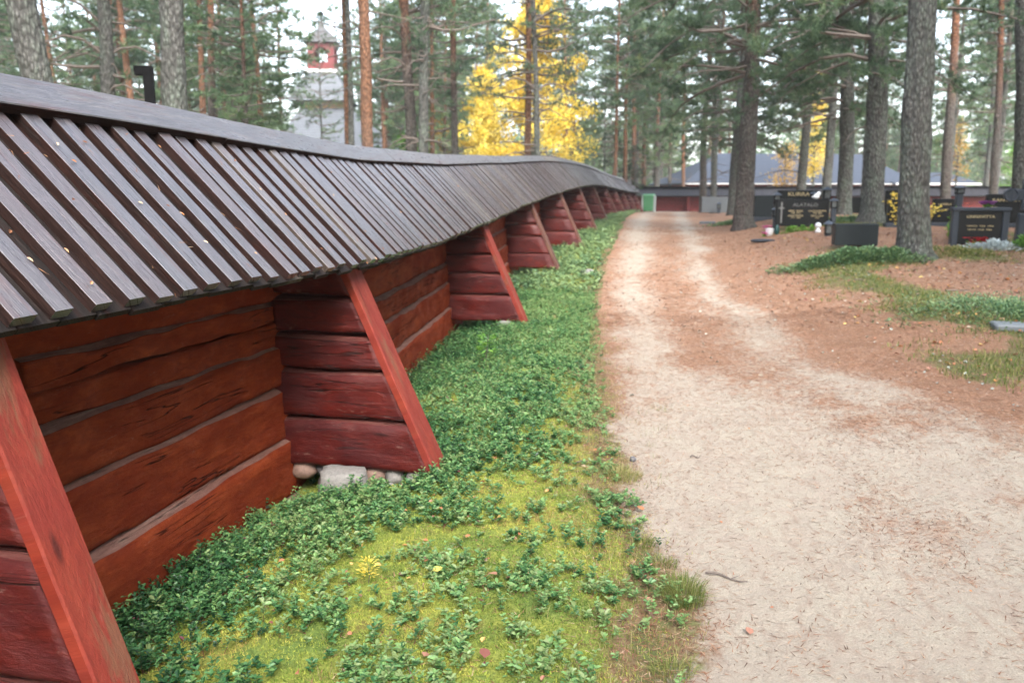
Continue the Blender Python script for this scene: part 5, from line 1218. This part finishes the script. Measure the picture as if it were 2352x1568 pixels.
mb = MB(); box(mb, (0, 0, 0), (.5, .36, .10), .02); o = mb.build('flat_slab', M['grey'], None, False, (.42, 27.2, H1(.42, 27.2) + .02)); tag(o, 'flat grey stone slab at the right edge of the road', 'slab')
mb = MB(); box(mb, (0, 0, 0), (.62, .32, .07), .015); o = mb.build('flat_slab', M['grey'], None, False, (3.32, 9.15, H1(3.3, 9.15) + .025)); o.rotation_euler = (0, 0, -.1); tag(o, 'low grey stone slab half sunk in grass at the right edge', 'slab')
x, y = 1.45, 20.8; mb = MB(); lathe(mb, [(.14, 0), (.17, .03), (.13, .05), (.02, .055)], (0, 0, 0), 12); o = mb.build('flat_stone', M['greyd'], None, False, (1.42, 18.0, H1(1.42, 18.0) - .005)); o.scale = (1.6, 1., 1.2); tag(o, 'flat dark stone on the ground right of the roadside pine', 'stone')
FP = 'flowers planted on graves'
def flowers(name, c, r, n, L, mat, label, h=.06):
    nn = n; a = RNG.uniform(0, 6.28, nn); q_ = np.sqrt(RNG.random(nn)); z0 = H1(c[0], c[1]) if c[2] is None else c[2]
    P = np.stack([c[0] + np.cos(a) * q_ * r[0], c[1] + np.sin(a) * q_ * r[1], z0 + h * RNG.uniform(.4, 1, nn)], 1)
    e = empty(name, (c[0], c[1], z0), 0, label, 'flowers', FP)
    mb = MB()
    for j in range(5):
        an = a + j * 1.257; leaves(mb, P - np.array([c[0], c[1], z0]), np.stack([np.cos(an), np.sin(an), .35 + 0 * an], 1), np.tile([0, 0, 1.], (nn, 1)), L, L * .9, 0)
    mb.build('blossom', M[mat], e)
    mb = MB(); B0 = P - np.array([c[0], c[1], z0]); G0 = B0.copy(); G0[:, 2] = -.005; G0[:, :2] *= .6; blades(mb, G0, B0, .006); leaves(mb, G0 + [0, 0, .01], B0 - G0 + RNG.normal(0, .02, G0.shape), np.tile([0, 0, 1.], (nn, 1)) + RNG.normal(0, .3, (nn, 3)), h * .8, .02, 0); mb.build('foliage', M['fresh'], e)
    return e
flowers('pink_flowers', (1.66, 20.3, None), (.10, .1), 9, .05, 'pinkfl', 'pink flowers behind the white pot, upper left of it', .10)
flowers('pink_flowers', (1.85, 20.0, None), (.12, .1), 10, .05, 'pinkfl', 'pink flowers between white pot and wide black headstone', .10)
flowers('pink_flowers', (1.50, 18.95, None), (.05, .05), 6, .045, 'pinkfl', 'pink blossom at the left side of the white pot', .10)
flowers('red_flowers', (4.60, 15.2, None), (.20, .07), 26, .045, 'redfl', 'deep red flowers in front of the slab-topped grave', .17)
flowers('red_flowers', (4.85, 16.6, None), (.16, .06), 14, .05, 'orangefl', 'orange red flowers behind the slab-topped grave', .66)
flowers('purple_flowers', (4.83, 15.5, H1(4.72, 15.5) + .645), (.15, .06), 22, .05, 'purpfl', 'purple flowers lying on the grave top slab', .09)
flowers('pink_flowers', (5.78, 15.9, None), (.06, .06), 8, .05, 'pinkfl', 'magenta flower at the right picture edge by the stone cross', .52)
leaf_clump('silver_plant', (4.78, 14.95, None), (.42, .14), .17, 700, .075, 'silver', 'silvery white leafed plants bordering the slab-topped grave', 'plant', FP, .3)
leaf_clump('leafy_plant', (5.42, 15.2, None), (.16, .14), .24, 260, .13, 'fresh', 'bright green broad-leaved plant at the foot of the stone cross', 'plant', FP, .4, .5)
leaf_clump('leafy_plant', (4.55, 16.3, None), (.08, .08), .60, 160, .10, 'fresh', 'tall green plant behind the left end of the grave slab', 'plant', FP, .4, .5)
leaf_clump('leafy_plant', (2.05, 18.8, None), (.16, .1), .15, 260, .05, 'fresh', 'green plants at the foot of the cross relief', 'plant', FP)
leaf_clump('leafy_plant', (2.28, 18.75, None), (.10, .08), .13, 160, .05, 'fresh', 'small green plant in the middle before the wide black headstone', 'plant', FP)
leaf_clump('leafy_plant', (2.42, 18.5, None), (.07, .06), .13, 110, .05, 'fresh', 'small green plant left of the white candle holder', 'plant', FP)
# a few cones and pebbles on the sand edge
stone('pine_cone', (-.30, 4.72, H1(-.3, 4.72) + .014), (.04, .05, .035), M['fieldstone3'], 'dark pine cone lying at the sand edge', None, 90)['category'] = 'cone'

# ------------------------------------------------------------------ thin haze volume, added to lighten the far forest
hm = bpy.data.materials.new('added_haze'); hm.use_nodes = True; ht = hm.node_tree; ht.nodes.clear()
ho = ht.nodes.new('ShaderNodeOutputMaterial'); hv_ = ht.nodes.new('ShaderNodeVolumePrincipled'); ht.links.new(hv_.outputs[0], ho.inputs['Volume'])
hv_.inputs['Color'].default_value = (.92, .95, .96, 1); hv_.inputs['Density'].default_value = HAZE; hv_.inputs['Anisotropy'].default_value = .1
mb = MB(); box(mb, (0, 45, 12), (520, 460, 28)); hz = mb.build('haze', hm); tag(hz, 'thin pale haze added to lighten the far trees', None, None, 'stuff')

# debris caught on the roof boards
n = 900; yy = RNG.uniform(1.2, 14, n); t = RNG.random(n); e_ = fe(yy); cx4 = wx(yy) - TH / 2 - .06
base = np.stack([cx4 + RUN * (1 - t) + .036 * S2 + .012, yy, e_ + RISE * t + .036 * S2 + .012], 1)
g_ = (((yy + 4) / .15) % 1.); onb = (g_ > .28) & (g_ < .72); base[~onb] -= np.array([.020, 0, .020]) ; base[onb] += np.array([.006, 0, .006])
d = np.stack([RNG.uniform(-.7, .7, n) , RNG.normal(0, .6, n), np.zeros(n)], 1); d[:, 2] = -d[:, 0] + RNG.uniform(0, .1, n)
d = d / (np.linalg.norm(d, axis=1)[:, None] + 1e-6); kk = RNG.random(n) < .25
mb = MB(); blades(mb, base[~kk], base[~kk] + d[~kk] * .035, .003, 0, None, np.tile([.7, 0, .7], ((~kk).sum(), 1)))
leaves(mb, base[kk] + [.003, 0, .003], d[kk], np.tile([.7, 0, .7], (kk.sum(), 1)) + RNG.normal(0, .1, (kk.sum(), 3)), .020, .010, 0)
tag(mb.build('roof_debris', M['roofbits']), 'small orange needles and leaf flakes lying on the near roof boards', 'needle litter', None, 'stuff')

# labels shared by look-alikes are told apart by their order across the picture
from collections import defaultdict
same = defaultdict(list)
for o in SC.objects:
    if o.parent is None and o.get('category') == 'tree': same[o['label']].append(o)
def column(o): p = np.array(o.location[:2]); return float(p @ _rt) / max(1., float(p @ _fw))
for lab, os_ in same.items():
    if len(os_) > 1:
        os_.sort(key=column); w = {2: ['left one', 'right one'], 3: ['left one', 'middle one', 'right one']}.get(len(os_), ['number %d from left' % (i + 1) for i in range(len(os_))])
        for o, t in zip(os_, w): o['label'] = lab + ', ' + t
